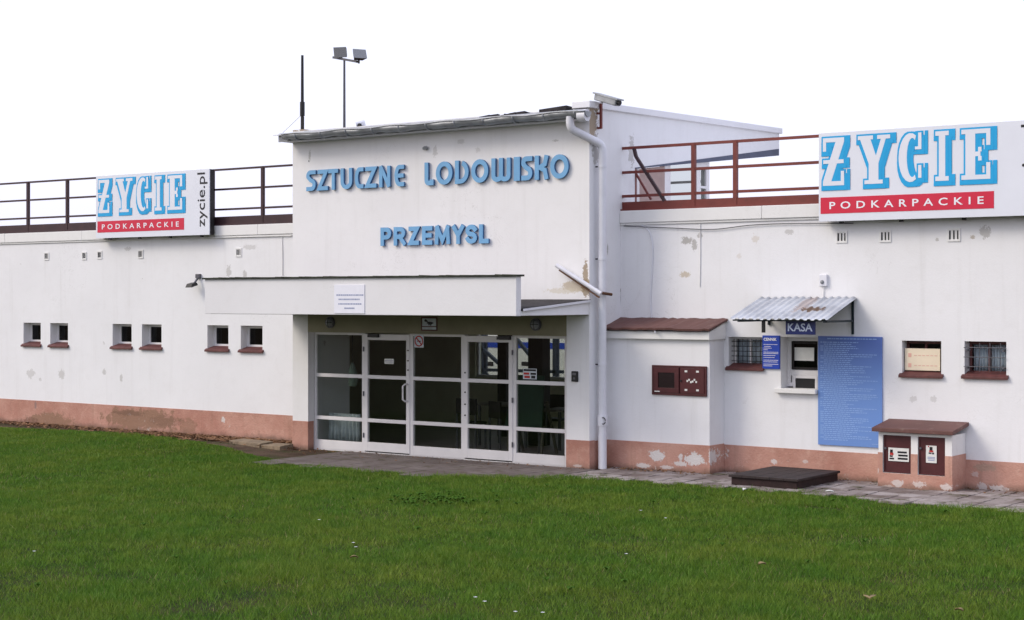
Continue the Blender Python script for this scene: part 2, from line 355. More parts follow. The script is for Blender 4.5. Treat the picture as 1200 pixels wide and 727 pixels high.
def make_grass():
    k=NT('grass_blade'); a=k.n.new('ShaderNodeAttribute'); a.attribute_name='tint'; tv=a.outputs['Fac']
    big=k.step(k.noise(.55,4,.6),.35,.68); mid=k.step(k.noise(2.2,4,.6),.35,.7)
    c1=k.mix(tv,(.027,.092,.006),(.132,.265,.022)); c2=k.mix(tv,(.086,.145,.010),(.290,.325,.044))
    col=k.mix(k.ma('MULTIPLY',k.ma('ADD',k.ma('MULTIPLY',big,.5),k.ma('MULTIPLY',mid,.3)),.75),c1,c2)
    dry=k.step(tv,.955,.97); col=k.mix(dry,col,(.30,.25,.11))
    k.link(col,k.b.inputs['Base Color']); k.b.inputs['Roughness'].default_value=.6; k.b.inputs['Specular IOR Level'].default_value=.25
    tl=k.n.new('ShaderNodeBsdfTranslucent'); k.link(col,tl.inputs[0]); mx=k.n.new('ShaderNodeMixShader'); mx.inputs[0].default_value=.25
    out=k.n['Material Output']; k.link(k.b.outputs[0],mx.inputs[1]); k.link(tl.outputs[0],mx.inputs[2]); k.link(mx.outputs[0],out.inputs[0]); return k.m
M_grass=make_grass()
M_leaf=plain('dry_leaf',(.52,.45,.30),.8,var=.2,scale=30)
M_weed=plain('weed_leaf',(.24,.36,.10),.8,var=.3,scale=30,spec=.1)
M_litter=plain('leaf_litter',(.50,.37,.26),.9,var=.5,scale=6)

# ------------------------------------------------------------------ ground, paving, lawn
g=MB(); g.add([(-400,-300,0),(400,-300,0),(400,500,0),(-400,500,0)],[(0,1,2,3)])
tag(g.build('ground',M_ground),kind='structure')
edge_px=[(-260,489),(-60,498),(0,502),(70,505),(120,507.5),(180,511.5),(225,518),(262,526),(300,537),(350,544),(430,551),(500,555),(600,558.5),(700,559.5),(760,563),(850,570.5),(900,573),(945,576),(1000,581),(1060,588),(1120,593.5),(1200,599),(1300,610),(1420,621)]
E=np.array([PG(*q) for q in edge_px]); E=E[np.argsort(E[:,0])]
def edgeY(X): return np.interp(X,E[:,0],E[:,1])+.12
# paving: entrance slabs and loose pavers, laid as one surface each
def paving(name,mat,x0,x1,yfun,yb,dx,dy,jit,zt):
    m=MB(); x=x0; i=0
    while x<x1:
        y=yb-(i%2)*dy*.5+dy*.5; i+=1
        while y>yfun(x)-.25:
            a=x+.006+random.uniform(0,jit); b=x+dx-.006-random.uniform(0,jit); c=y-dy+.006+random.uniform(0,jit); d=min(y-.006-random.uniform(0,jit),yb)
            if d-c>.05:
                h=[zt+random.uniform(-1,1)*jit*.6 for _ in range(4)]
                m.hexa([(a,c,-.02),(b,c,-.02),(b,d,-.02),(a,d,-.02)],[(a,c,h[0]),(b,c,h[1]),(b,d,h[2]),(a,d,h[3])])
            y-=dy
        x+=dx
    return tag(m.build(name,mat,bevel=.006),kind='structure')
xe=PG(300,540)[0]
paving('pavement',M_slab,xe+.3,XR+.1,edgeY,YT-.02,.5,.5,.004,.03)
paving('footpath',M_paver,XR+.15,-4.0,edgeY,YW-.02,.38,.34,.012,.028)

def noise2(x,y,seed):
    r=np.random.default_rng(seed); out=np.zeros_like(x)
    for k in range(7):
        a=r.uniform(0,6.28); f=r.uniform(.5,3.2); out+=np.sin((x*math.cos(a)+y*math.sin(a))*f*2+r.uniform(0,6.28)+1.3*np.sin(x*f*.7+y*1.1))
    return out/7
def lawn():
    xs=[];ys=[]
    near=11.0
    n=3600000
    X=rng.uniform(-33,0,n); Y=rng.uniform(6.5,23,n)
    zc=-X*sn+Y*cs; u=(X*cs+Y*sn)/zc
    keep=(Y<edgeY(X)+noise2(X*1.6,Y*1.6,5)*.16+noise2(X*5,Y*5,6)*.10)&(zc>near)&(np.abs(u)<.315+3.4/zc)
    cl=noise2(X,Y,3); keep&=rng.random(n)<(.72+.45*cl)
    bx,by=PG(962,597); keep&=~(((X-bx)/.32)**2+((Y-by)/.16)**2+.3*noise2(X*4,Y*4,9)<1)
    thin=noise2(X*.9+40,Y*1.3,31); keep&=(rng.random(n)<np.clip(1.25-1.1*np.maximum(thin-.22,0)*2,.45,1))
    X,Y,zc,thin=X[keep],Y[keep],zc[keep],thin[keep]; n=len(X)
    cl=noise2(X,Y,3); tuft=noise2(X*3.2,Y*3.2,21); tf2=noise2(X*7,Y*7,23)
    H=rng.uniform(.022,.062,n)*(1+.45*cl+.55*np.maximum(tuft,0)+.35*tf2); tall=rng.random(n)<.008; H=np.where(tall,H*1.9,H)
    ed=edgeY(X)-Y; H*=np.clip(.45+ed*.9,.45,1.0)
    Wd=rng.uniform(.0022,.0042,n)*(zc/13); az=rng.uniform(0,6.283,n); lean=rng.uniform(.2,1.1,n)*H; la=rng.uniform(0,6.283,n)
    dx,dy=np.cos(az)*Wd,np.sin(az)*Wd; lx,ly=np.cos(la)*lean,np.sin(la)*lean
    V=np.zeros((n,3,3),np.float32)
    V[:,0]=np.stack([X-dx,Y-dy,np.zeros(n)-.003],1); V[:,1]=np.stack([X+dx,Y+dy,np.zeros(n)-.003],1); V[:,2]=np.stack([X+lx,Y+ly,H],1)
    me=bpy.data.meshes.new('lawn_grass'); me.vertices.add(n*3); me.vertices.foreach_set('co',V.ravel())
    me.loops.add(n*3); me.loops.foreach_set('vertex_index',np.arange(n*3,dtype=np.int32))
    me.polygons.add(n); me.polygons.foreach_set('loop_start',(np.arange(n)*3).astype(np.int32))
    me.update(calc_edges=True)
    tint=np.clip(rng.random(n)*.75+.25*rng.random(n)+.15*tuft+.1*tf2,0,1); tint=np.where(rng.random(n)<.012+.05*np.maximum(thin,0),.985,np.minimum(tint,.94))
    at=me.attributes.new('tint','FLOAT','POINT'); at.data.foreach_set('value',np.repeat(tint,3).astype(np.float32))
    me.materials.append(M_grass); o=bpy.data.objects.new('lawn_grass',me); COL.objects.link(o)
    return tag(o,'green lawn of short uneven grass in front of the white building','grass',kind='stuff')
lawn()
# turf under the blades
def make_turf():
    k=NT('turf'); col=k.mix(k.step(k.noise(1.5,6,.7),.35,.7),(.018,.034,.007),(.055,.050,.018)); k.bump(k.noise(25,5,.7),.8,.03); return k.fin(col,.95,0,.1)
t=MB(); ex=np.linspace(-34,3,120); ey=edgeY(ex)-.05
for i in range(len(ex)-1): t.add([(ex[i],-40,.004),(ex[i+1],-40,.004),(ex[i+1],ey[i+1],.004),(ex[i],ey[i],.004)],[(0,1,2,3)])
tag(t.build('turf',make_turf()),kind='structure')

# ------------------------------------------------------------------ the building
B=thing('ice_rink_building','long white rendered ice rink building with a taller entrance block and salmon plinth','building',((XL+XR)/2,YT,0))
def rect(px0,py0,px1,py1,Y):
    a=P(px0,py0,Y); b=P(px1,py1,Y); return (a[0],b[0],b[1],a[1])     # x0,x1,z0,z1
def h6(x0,y0,x1,y1): return rect(x0/3.4286,340+y0/3.4286,x1/3.4286,340+y1/3.4286,YW)
small=[h6(93,128,165,221),h6(203,130,272,225),h6(453,137,528,234),h6(571,138,648,236),h6(833,142,918,243),h6(966,148,1056,248)]
zt=np.mean([s[3] for s in small]); zb=np.mean([s[2] for s in small]); wd=np.mean([s[1]-s[0] for s in small])
small=[((s[0]+s[1])/2-wd/2,(s[0]+s[1])/2+wd/2,zb,zt) for s in small]
winA=rect(853.8,394.8,893.5,432.5,YW); winT=rect(915,395,958.3,457.5,YW); winB=rect(1057,399.3,1103,441,YW); winC=rect(1130.3,400,1179.3,442.5,YW)
XW0,XW1=-48.0,6.0
m=MB(); m.wall(XW0,XL,0,ZR-.19,YW,YW+.3,small); m.box(XW0,XW0+.3,YW+.3,27,0,ZR-.19); m.box(XW0,-24.2,26.7,27,0,ZR-.2); m.box(-24.2,XL,26.7,27,2.8,ZR-.2)
m.build('wing_wall',M_wall,B)
m=MB(); m.wall(XR,XW1,0,ZR-.19,YW,YW+.3,[winA,winT,winB,winC]); m.box(XW1-.3,XW1,YW+.3,27,0,ZR-.19); m.box(XR,XW1,26.7,27,0,ZR-.2)
m.build('wing_wall',M_wall,B)
# eaves slabs with a terrace roof on each wing
for a,b in ((XW0-.05,XL),(XR,XW1+.05)):
    m=MB(); x=a
    while x<b-.01:                                         # precast slab edge in lengths
        e=min(x+2.45,b); m.box(x+.004,e-.004,YW-.045+random.uniform(-.004,.004),27.05,ZR-.19,ZR); x=e
    m.box(a,b,YW-.025,YW+.3,ZR-.225,ZR-.192)
    m.build('eaves_slab',M_white,B,bevel=.008)
# plinths
def plinth(x0,x1,yf,yb,z,name='plinth'):
    m=MB(); m.box(x0,x1,yf,yb,-.05,z); m.build(name,M_plinth,B,bevel=.004)
m=MB(); m.prism_y([(XW0,-.05),(XL,-.05),(XL,.485),(XW0,.515)],YW-.008,YW+.02); m.build('plinth',M_plinth,B)
m=MB(); m.prism_y([(XR,-.05),(XW1,-.05),(XW1,.37),(XR,.43)],YW-.008,YW+.02); m.build('plinth',M_plinth,B)

def barred(mb,x0,x1,z0,z1,y,nv,nh,r=.006):
    for i in range(nv):
        x=x0+(x1-x0)*(i+.5)/nv; mb.tube([(x,y,z0),(x,y,z1)],r,6)
    for i in range(nh):
        z=z0+(z1-z0)*(i+.5)/nh; mb.tube([(x0,y-.008,z),(x1,y-.008,z)],r,6)
def frame(mb,x0,x1,z0,z1,y0,y1,w):
    mb.box(x0,x1,y0,y1,z1-w,z1); mb.box(x0,x1,y0,y1,z0,z0+w); mb.box(x0,x0+w,y0,y1,z0+w,z1-w); mb.box(x1-w,x1,y0,y1,z0+w,z1-w)
def sill(x0,x1,z,parent,mat=None,over=.035,drop=.022,dep=.2,lip=.05):
    m=MB(); m.hexa([(x0-over,YW-lip,z-drop-.012),(x1+over,YW-lip,z-drop-.012),(x1+over,YW-.002,z-.012),(x0-over,YW-.002,z-.012)],
                   [(x0-over,YW-lip,z),(x1+over,YW-lip,z),(x1+over,YW-.002,z+.03),(x0-over,YW-.002,z+.03)])
    m.hexa([(x0+.002,YW-.002,z-.0),(x1-.002,YW-.002,z-.0),(x1-.002,YW+dep,z+.01),(x0+.002,YW+dep,z+.01)],
           [(x0+.002,YW-.002,z+.03),(x1-.002,YW-.002,z+.03),(x1-.002,YW+dep,z+.075),(x0+.002,YW+dep,z+.075)])
    return m.build('sill',mat or M_sill,parent,bevel=.004)
def small_window(x0,x1,z0,z1):
    y0,y1=YW+.17,YW+.22; m=MB(); frame(m,x0+.002,x1-.002,z0+.06,z1-.002,y0,y1,.05)
    w=m.build('window',M_alu,B,bevel=.003)
    m=MB(); m.box(x0+.037,x1-.037,y0+.02,y0+.026,z0+.108,z1-.050); m.build('pane',M_glassd,w)
    sill(x0,x1,z0-.0,w,dep=.165)
for s in small: small_window(*s)
# barred window beside the ticket window
def big_window(r,mat,curtain,dy=.16):
    x0,x1,z0,z1=r; y0,y1=YW+dy,YW+dy+.05; m=MB(); frame(m,x0+.002,x1-.002,z0+.002,z1-.002,y0,y1,.04); m.box((x0+x1)/2-.015,(x0+x1)/2+.015,y0+.002,y1,z0+.042,z1-.042)
    w=m.build('window',mat,B,bevel=.003)
    m=MB(); m.box(x0+.042,x1-.042,y0+.024,y0+.03,z0+.042,z1-.042); m.build('pane',make_once('pane_glass'),w)
    if curtain is not None:
        m=MB(); n=40; vs=[];fs=[]
        for i in range(n+1):
            x=x0+.05+(x1-x0-.1)*i/n; y=y1+.03+.02*math.sin(i*1.7)+.01*math.sin(i*3.1); vs+=[(x,y,z0+.05),(x,y,z1-.05)]
            if i: fs.append((2*i-2,2*i,2*i+1,2*i-1))
        m.add(vs,fs,0,True); c=m.build('curtain',curtain,w); s=c.modifiers.new('thick','SOLIDIFY'); s.thickness=.004
    return w
_once={}
def make_once(k):
    if k not in _once: _once[k]=make_glass(k,(.90,.92,.93))
    return _once[k]
wA=big_window(winA,M_alu,M_curt); sill(winA[0],winA[1],winA[2],wA,dep=.155)
m=MB(); barred(m,winA[0]+.03,winA[1]-.02,winA[2]+.07,winA[3]-.03,YW+.05,7,5,.0055); m.build('grille',M_dark,wA)
wB=big_window(winB,M_sill,None); sill(winB[0],winB[1],winB[2],wB,dep=.155)
wC=big_window(winC,M_sill,M_curt); sill(winC[0],winC[1],winC[2],wC,dep=.155)
m=MB(); barred(m,winC[0]-.0,winC[1]+.0,winC[2]+.07,winC[3]-.02,YW-.02,4,3,.006)
for px in (winC[0]+.04,winC[1]-.04):
    for z in (winC[2]+.12,winC[3]-.12): m.tube([(px,YW-.03,z),(px,YW+.1,z)],.014,6)
m.build('grille',M_greymetal,wC)
# ticket window
x0,x1,z0,z1=winT; y0=YW+.2; m=MB()
zmid=P(940,436,YW+.2)[1]; zl=P(940,458,YW+.2)[1]
frame(m,x0+.002,x1-.002,z0+.03,z1-.002,y0,y0+.06,.06); m.box(x0+.062,x1-.062,y0+.002,y0+.06,zmid-.05,zmid+.03)
m.box(x0+.062,x1-.062,y0+.004,y0+.058,z0+.09,zmid-.05)
wT=m.build('ticket_window',M_alu,B,bevel=.004)
xl=P(928,420,y0)[0]
m=MB(); frame(m,xl,x1-.064,zmid+.033,z1-.066,y0-.012,y0+.02,.035); m.build('inner_frame',M_chair,wT)
m=MB(); m.box(x0+.062,xl,y0+.004,y0+.05,z0+.09,z1-.062); m.build('side_panel',M_alu,wT)
m=MB(); m.box(x0+.062,x1-.062,y0+.03,y0+.036,z0+.09,z1-.062); m.build('pane',M_glassd,wT)
a=P(932.4,443.5,y0); b=P(955,455.5,y0); m=MB(); m.box(a[0],b[0],y0-.001,y0+.003,b[1],a[1]); m.build('hatch_shade_sheet',M_black,wT); m=MB(); frame(m,a[0]-.035,b[0]+.035,b[1]-.03,a[1]+.035,y0-.008,y0+.003,.03); m.build('hatch_frame',M_alu,wT)  # black sheet stands for the shade inside the hatch opening
a=P(931,407,y0+.1); b=P(957,423,y0+.1)
m=MB(); m.box(a[0],b[0],y0+.012,y0+.016,b[1],a[1])
m.build('paper_notice',M_paper,wT)
m=MB(); m.box(x0-.06,x1+.005,YW-.09,YW+.19,z0-.055,z0+.012); m.build('sill',M_white,wT,bevel=.008)
# vents in the wing walls
def vent(px,py,w,h):
    x,z=P(px,py,YW); m=MB(); frame(m,x-w/2,x+w/2,z-h/2,z+h/2,YW-.014,YW,.022)
    for i in range(3):
        xx=x-w/2+.035+(w-.07)*i/2; m.box(xx-.009,xx+.009,YW-.010,YW-.001,z-h/2+.03,z+h/2-.03,1)
    for i in range(2): m.box(x-w/2+.022,x+w/2-.022,YW-.008,YW-.001,z-h/2+.022+(h-.05)*i,z-h/2+.03+(h-.05)*i,0)
    m.box(x-w/2+.022,x+w/2-.022,YW-.004,YW-.0005,z-h/2+.022,z+h/2-.022,0)
    m.build('vent',[M_white,M_dark],B)
for q in [(986.5,278,.17,.17),(1037.7,277,.17,.17),(1118,275.5,.18,.18),(54.8,300.5,.15,.16),(99,300,.14,.16),(117,299,.14,.16),(165,298,.15,.17),(280,296,.15,.16)]: vent(*q)

# entrance tower ----------------------------------------------------------------
zf=PX(703,126,XR)[1]; Yb,zbk=PX(915,154,XR); Yb=27.0
def roofz(Y): return zf+(zbk-zf)*(Y-YT)/(Yb-YT)
yw0,zs0=PX(744,197.6,XR); yw1,_=PX(829,190,XR); y9,zs9=PX(911,182.6,XR)
def soff(Y): return zs0+(zs9-zs0)*(Y-yw0)/(y9-yw0)
YG=YT+.15
gx0=P(361,450,YT)[0]; gx1=P(664,450,YT)[0]; gzt=np.mean([P(371,389,YG)[1],P(664,394,YG)[1]])
zeave=roofz(YT)-.03
m=MB(); m.wall(XL,XR-.0005,0,zeave,YT,YT+.25,[(gx0,gx1,0,gzt)]); m.build('tower_wall',M_tower,B)
def side(x0,x1,left=False):
    m=MB(); m.prism_x([(YT+.002,0),(YW+.3,0),(YW+.3,ZR),(yw0,ZR),(yw0,roofz(yw0)),(YT+.002,roofz(YT)-.002)] if left else [(YT+.002,0),(yw0,0),(yw0,roofz(yw0)),(YT+.002,roofz(YT)-.002)],x0,x1)
    if not left: m.prism_x([(yw0,0),(Yb,0),(Yb,ZR+.02),(yw0,ZR+.02)],x0,x1)
    m.prism_x([(yw0,soff(yw0)),(Yb,soff(Yb)),(Yb,roofz(Yb)),(yw0,roofz(yw0))],x0,x1)
    return m.build('tower_side_wall',M_side,B)
gxa,gza=P(334,159.5,YT-.32); gxb,gzb=P(689.5,136,YT-.32); gz=(gza+gzb)/2
side(XR-.25,XR); side(XL,XL+.25,True)
zrl=gz+.055
m=MB(); m.hexa([(XL+.25,YT-.18,zrl-.06),(XR-.25,YT-.18,zrl-.06),(XR-.25,Yb,roofz(Yb)-.13),(XL+.25,Yb,roofz(Yb)-.13)],
               [(XL-.05,YT-.28,zrl),(XR-.02,YT-.28,zrl),(XR-.02,Yb,roofz(Yb)+.02),(XL-.05,Yb,roofz(Yb)+.02)]); m.build('roof',M_felt,B)
m=MB(); m.hexa([(XL-.12,YT-.36,zrl-.012),(XR-.05,YT-.36,zrl-.012),(XR-.05,YT-.2,zrl+.003),(XL-.12,YT-.2,zrl+.003)],[(XL-.12,YT-.36,zrl+.004),(XR-.05,YT-.36,zrl+.004),(XR-.05,YT-.2,zrl+.022),(XL-.12,YT-.2,zrl+.022)]); m.build('eave_flashing',M_pvc,B)
m=MB(); m.hexa([(XR-.28,YT-.06,roofz(YT-.06)-.035),(XR+.045,YT-.06,roofz(YT-.06)-.035),(XR+.045,Yb+.05,roofz(Yb+.05)-.05),(XR-.28,Yb+.05,roofz(Yb+.05)-.05)],
               [(XR-.28,YT-.06,roofz(YT-.06)+.07),(XR+.045,YT-.06,roofz(YT-.06)+.07),(XR+.045,Yb+.05,roofz(Yb+.05)+.05),(XR-.28,Yb+.05,roofz(Yb+.05)+.05)])
m.build('verge_cap',M_verge,B,bevel=.01)
# loose felt on the eave
m=MB()
for i in range(26):
    px=560+130*random.random()**.7; x,z=P(px,131+(690-px)*.075,YT-.1); y=YT-.1+random.uniform(-.1,.3); zz=zrl+.035; L=min(random.uniform(.08,.35),XR-.3-x)
    if L<.05: continue
    m.hexa([(x,y,zz-.02),(x+L,y,zz-.02),(x+L,y+.25,zz),(x,y+.25,zz)],[(x,y,zz+random.uniform(.0,.05)),(x+L,y,zz+random.uniform(.0,.06)),(x+L,y+.25,zz+.03),(x,y+.25,zz+.03)])
x0,z0=P(636,125,YT); x1,_=P(668,125,YT); zz=zrl+.03
m.hexa([(x0,YT-.1,zz),(x1,YT-.1,zz),(x1,YT+.4,zz),(x0,YT+.4,zz)],[(x0,YT-.1,zz+.07),(x1,YT-.1,zz+.10),(x1,YT+.4,zz+.08),(x0,YT+.4,zz+.05)])
m.build('loose_felt',M_felt,B)
# eave flashing and gutter
m=MB(); n=60; r=.085; vs=[];fs=[]; seg=10
for i in range(n+1):
    x=gxa+(gxb-gxa)*i/n; w=.008*math.sin(i*.7)+.006*math.sin(i*1.9)
    for j in range(seg+1):
        t=math.pi*j/seg; vs.append((x,YT-.32-r*math.cos(t),gz-r*math.sin(t)+.04+w))
for i in range(n):
    for j in range(seg): a=i*(seg+1)+j; fs.append((a,a+1,a+seg+2,a+seg+1))
m.add(vs,fs,0,True)
for xx in (gxa,gxb): m.add([(xx,YT-.32-r*math.cos(math.pi*j/seg),gz-r*math.sin(math.pi*j/seg)+.04) for j in range(seg+1)],[tuple(range(seg+1))])
for i in range(11):
    x=gxa+.3+(gxb-gxa-.5)*i/10; m.tube([(x,YT-.32-(r+.008)*math.cos(math.pi*j/8),gz-(r+.008)*math.sin(math.pi*j/8)+.04) for j in range(9)],.011,6)
m.tube([(gxa+(gxb-gxa)*i/40,YT-.32-r,gz+.045+.01*math.sin(i*.9)) for i in range(41)],.012,6)
gut=m.build('gutter',M_gutter,B); sol=gut.modifiers.new('thick','SOLIDIFY'); sol.thickness=.004
m=MB(); m.hexa([(XL-.08,YT-.27,gz-.06),(XR-.02,YT-.27,gz-.06),(XR-.02,YT-.24,gz-.06),(XL-.08,YT-.24,gz-.06)],[(XL-.08,YT-.27,gz+.075),(XR-.02,YT-.27,gz+.075),(XR-.02,YT-.24,gz+.09),(XL-.08,YT-.24,gz+.09)]); m.build('eave_board',M_gutter,B)
m=MB(); m.box(XL-.02,XR-.02,YT-.24,YT-.001,gz-.06,gz-.03); m.build('eave_soffit',M_fascia,B)
# downpipe
xg,zg=P(668,141,YT-.32); pxs=XR+.12; yps,_=PX(706,300,XR+.12)
p0=(xg,YT-.32,gz-.02); p1=(xg,YT-.32,P(667,151,YT-.32)[1]); p2=(pxs,yps,PX(706,170,pxs)[1])
def bend(a,b,c,k=.09,n=5):
    a,b,c=map(np.array,(a,b,c)); d1=(a-b)/np.linalg.norm(a-b); d2=(c-b)/np.linalg.norm(c-b); s=b+d1*k; e=b+d2*k
    return [tuple((1-t)**2*s+2*t*(1-t)*b+t*t*e) for t in np.linspace(0,1,n)]
m=MB(); m.tube([p0]+bend(p0,p1,p2)+bend(p1,p2,(pxs,yps,0))+[(pxs,yps,.02)],.062,14)
zc1=PX(706,487,pxs)[1]; zc2=PX(706,499,pxs)[1]
m.tube([(pxs,yps,.02),(pxs,yps,.55)],.066,14); m.tube([(pxs,yps,zc2),(pxs,yps,zc1)],.076,14)
m.tube([(gxb-.02,YT-.32,gz-.02),(gxb-.16,YT-.32,gz-.02)],.09,14)
for z in (3.2,4.6,1.6): m.tube([(pxs,yps,z-.02),(pxs,yps,z+.02)],.068,14)
dp=m.build('downpipe',M_pvc,B)
m=MB(); 
for z in (1.6,3.2,4.6): m.bar((XR-.01,yps,z),(pxs-.05,yps,z),.02)
m.tube([(pxs+.05+.04*math.cos(t),yps-.06,(zc1+zc2)/2+.05*math.sin(t)) for t in np.linspace(0,6.0,12)],.008,6); m.build('pipe_clip',M_dark,dp)
# tower plinths
plinth(XL-.006,gx0+.006,YT-.008,YT+.14,.49); plinth(gx1-.006,XR+.008,YT-.008,YT+.14,.45)
m=MB(); m.box(XR-.1,XR+.007,YT+.14,YW,-.05,.44); m.build('plinth',M_plinth,B)
# canopy: thin slab with an upstand board along its front
zc_b=np.mean([P(240,368,YC)[1],P(605,370.5,YC)[1]]); zc_t=np.mean([P(240,327,YC)[1],P(605,325,YC)[1]])
xc0=P(240,345,YC)[0]; xc1=XR-.004
zrb=P(650,351,YT)[1]; zrf=PX(615,361.5,XR)[1]
m=MB()
m.hexa([(xc0,YC+.12,zc_b+.004),(xc1,YC+.12,zc_b+.004),(xc1,YT-.002,zc_b+.004),(xc0,YT-.002,zc_b+.004)],[(xc0,YC+.12,zrf-.04),(xc1,YC+.12,zrf-.04),(xc1,YT-.002,zrb-.04),(xc0,YT-.002,zrb-.04)])
can=m.build('canopy',M_side,B,bevel=.006)
m=MB(); m.box(xc0,xc1,YC,YC+.12,zc_b,zc_t); m.build('fascia_board',M_fascia,can,bevel=.006)
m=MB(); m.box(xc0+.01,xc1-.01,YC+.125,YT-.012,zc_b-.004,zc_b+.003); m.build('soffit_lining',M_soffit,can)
m=MB(); m.box(gx0-.0,gx1+.0,YT-.006,YT-.001,gzt,zc_b-.004); m.build('lintel_shade_band',M_lintel,can)  # thin band carrying the painted canopy shade
m=MB(); n=50; 
for i in range(n):
    a=xc0-.03+(xc1+.06-xc0)*i/n; b=xc0-.03+(xc1+.06-xc0)*(i+1)/n; e=random.uniform(0,.014)
    m.hexa([(a,YC-.035,zc_t+.001),(b,YC-.035,zc_t+.001),(b,YC+.16,zc_t+.001),(a,YC+.16,zc_t+.001)],[(a,YC-.035,zc_t+.022+e),(b,YC-.035,zc_t+.022+e*.6),(b,YC+.16,zc_t+.03),(a,YC+.16,zc_t+.03)])
m.build('board_capping',M_moss,can)
m=MB(); m.hexa([(xc0,YC+.122,zrf-.038),(xc1+.03,YC+.122,zrf-.038),(xc1+.03,YT-.003,zrb-.038),(xc0,YT-.003,zrb-.038)],[(xc0,YC+.122,zrf+.0),(xc1+.03,YC+.122,zrf+.0),(xc1+.03,YT-.003,zrb+.0),(xc0,YT-.003,zrb+.0)]); m.build('roof_felt',M_felt,can)
m=MB(); m.hexa([(xc1+.03,YC+.125,zrf-.04),(xc1+.045,YC+.125,zrf-.04),(xc1+.045,YT-.003,zrb-.04),(xc1+.03,YT-.003,zrb-.04)],[(xc1+.03,YC+.125,zrf-.008),(xc1+.045,YC+.125,zrf-.008),(xc1+.045,YT-.003,zrb-.008),(xc1+.03,YT-.003,zrb-.008)]); m.build('edge_strip',M_pvc,can)

# entrance glazing -------------------------------------------------------------
def gx(px): return P(px,450,YG)[0]
def gzz(py,px): return P(px,py,YG)[1]
zA=np.mean([gzz(438,395),gzz(446.5,575),gzz(451,637)]); zB=np.mean([gzz(489,395),gzz(498,575),gzz(503.5,637)])
za1=np.mean([gzz(435.5,460),gzz(443,575),gzz(445.5,637)])
rails=[(.0,.155),(gzz(490.5,395)-.03,gzz(490.5,395)+.03),(gzz(440.3,395)-.03,gzz(440.3,395)+.03)]
def unit(px0,px1,door=False,hinge=0,zt=gzt):
    x0,x1=gx(px0),gx(px1); y0,y1=(YG-.012,YG+.045) if door else (YG,YG+.06); w=.075 if door else .045
    m=MB(); zb_=.04 if door else .02
    m.box(x0,x0+w,y0,y1,zb_,zt-.002); m.box(x1-w,x1,y0,y1,zb_,zt-.002); m.box(x0+w,x1-w,y0,y1,zt-(.10 if door else .045),zt-.002)
    m.box(x0+w,x1-w,y0,y1,zb_,.19 if door else .175)
    for a,b in rails[1:]: m.box(x0+w,x1-w,y0,y1,a,b)
    o=m.build('door' if door else 'fixed_glazing',M_alu,B,bevel=.004)
    zz=[.18,rails[1][0],rails[1][1],rails[2][0],rails[2][1],zt-.045]
    for k in range(3):
        m=MB(); m.box(x0+w-.004,x1-w+.004,y0+.028,y0+.034,zz[2*k]-.003,zz[2*k+1]+.003); m.build('pane',M_glass,o)
    if door:
        hx=x1-.04 if hinge==0 else x0+.04
        m=MB(); z1=P(470,450,YG)[1]; z2=P(470,470,YG)[1]
        if hinge==0: m.tube([(hx,y0,z1),(hx,y0-.07,z1),(hx-.03,y0-.09,z1-.03),(hx-.03,y0-.09,z2+.03),(hx,y0-.07,z2),(hx,y0,z2)],.016,8); m.build('handle',M_alu,o)
        for zz_ in (.3,1.0,1.75):
            m=MB(); xx=x0-.005 if hinge==0 else x1+.005; m.tube([(xx,y0-.01,zz_-.04),(xx,y0-.01,zz_+.04)],.012,8); m.build('hinge',M_greymetal,o)
        m=MB(); m.box(x1-.02-.25,x1-.02,y0-.055,y0-.002,zt-.055,zt+.0) if hinge else m.box(x0+.12,x0+.34,y0-.055,y0-.002,zt-.055,zt+.0); m.build('door_closer',M_black,o)
        m=MB()
        for zz_ in ((gzz(411,487 if False else 481),gzz(423,481),gzz(434,481)) if hinge==0 else (gzz(437,549),gzz(460,549),gzz(474,549),gzz(487,549))):
            m.tube([((x1 if hinge==0 else x0)+(-.03 if hinge==0 else .03),y0-.012,zz_),((x1 if hinge==0 else x0)+(-.03 if hinge==0 else .03),y0+.002,zz_)],.013,8)
        m.build('lock',M_dark,o)
    return o
unit(368.5,426.5); unit(427.2,480.5,True,0,gzt-.02); unit(481.5,543); unit(544,601,True,1,gzt-.02); unit(602,664.5)
m=MB()
for px in (426.85,481,543.5,601.5): m.box(gx(px)-.02,gx(px)+.02,YG+.001,YG+.07,.02,gzt-.001)
m.box(gx0,gx1,YG+.005,YG+.07,-.01,.019); m.build('door_frame',M_alu,B)

# lobby behind the glass
m=MB(); YLb=26.45
lx0,lx1=-24.0,XR-.26
a=P(557,398,YLb); b=P(668,449,YLb)
rw=(a[0],min(b[0],lx1-.1),1.0,2.05)
rw_fill=(rw[1]+.25,lx1-.3,.9,2.35)  # unseen opening added to let more light into the lobby
m.wall(lx0,lx1,0,2.55,YLb,YLb+.2,[rw,rw_fill]); m.box(lx0-.005,lx0+.03,YW+.31,YLb,0,2.55); m.box(lx1-.03,lx1+.005,YT+.26,YLb,0,2.55)
m.build('lobby_wall',M_lobby,B)
m=MB(); m.box(XL+.26,lx1,YT+.21,YW+.31,-.02,.012); m.box(lx0,lx1,YW+.31,YLb+.2,-.02,.012); m.build('lobby_floor',M_floor,B)
m=MB(); m.box(XL+.26,lx1,YT+.26,YW+.31,2.55,2.75); m.box(lx0,lx1,YW+.31,YLb+.2,2.55,2.75); m.build('lobby_ceiling',M_lobby,B)
m=MB(); frame(m,rw[0],rw[1],rw[2],rw[3],YLb+.05,YLb+.11,.05)
for k in (1,2): m.box(rw[0]+(rw[1]-rw[0])*k/3-.03,rw[0]+(rw[1]-rw[0])*k/3+.03,YLb+.052,YLb+.11,rw[2]+.05,rw[3]-.05)
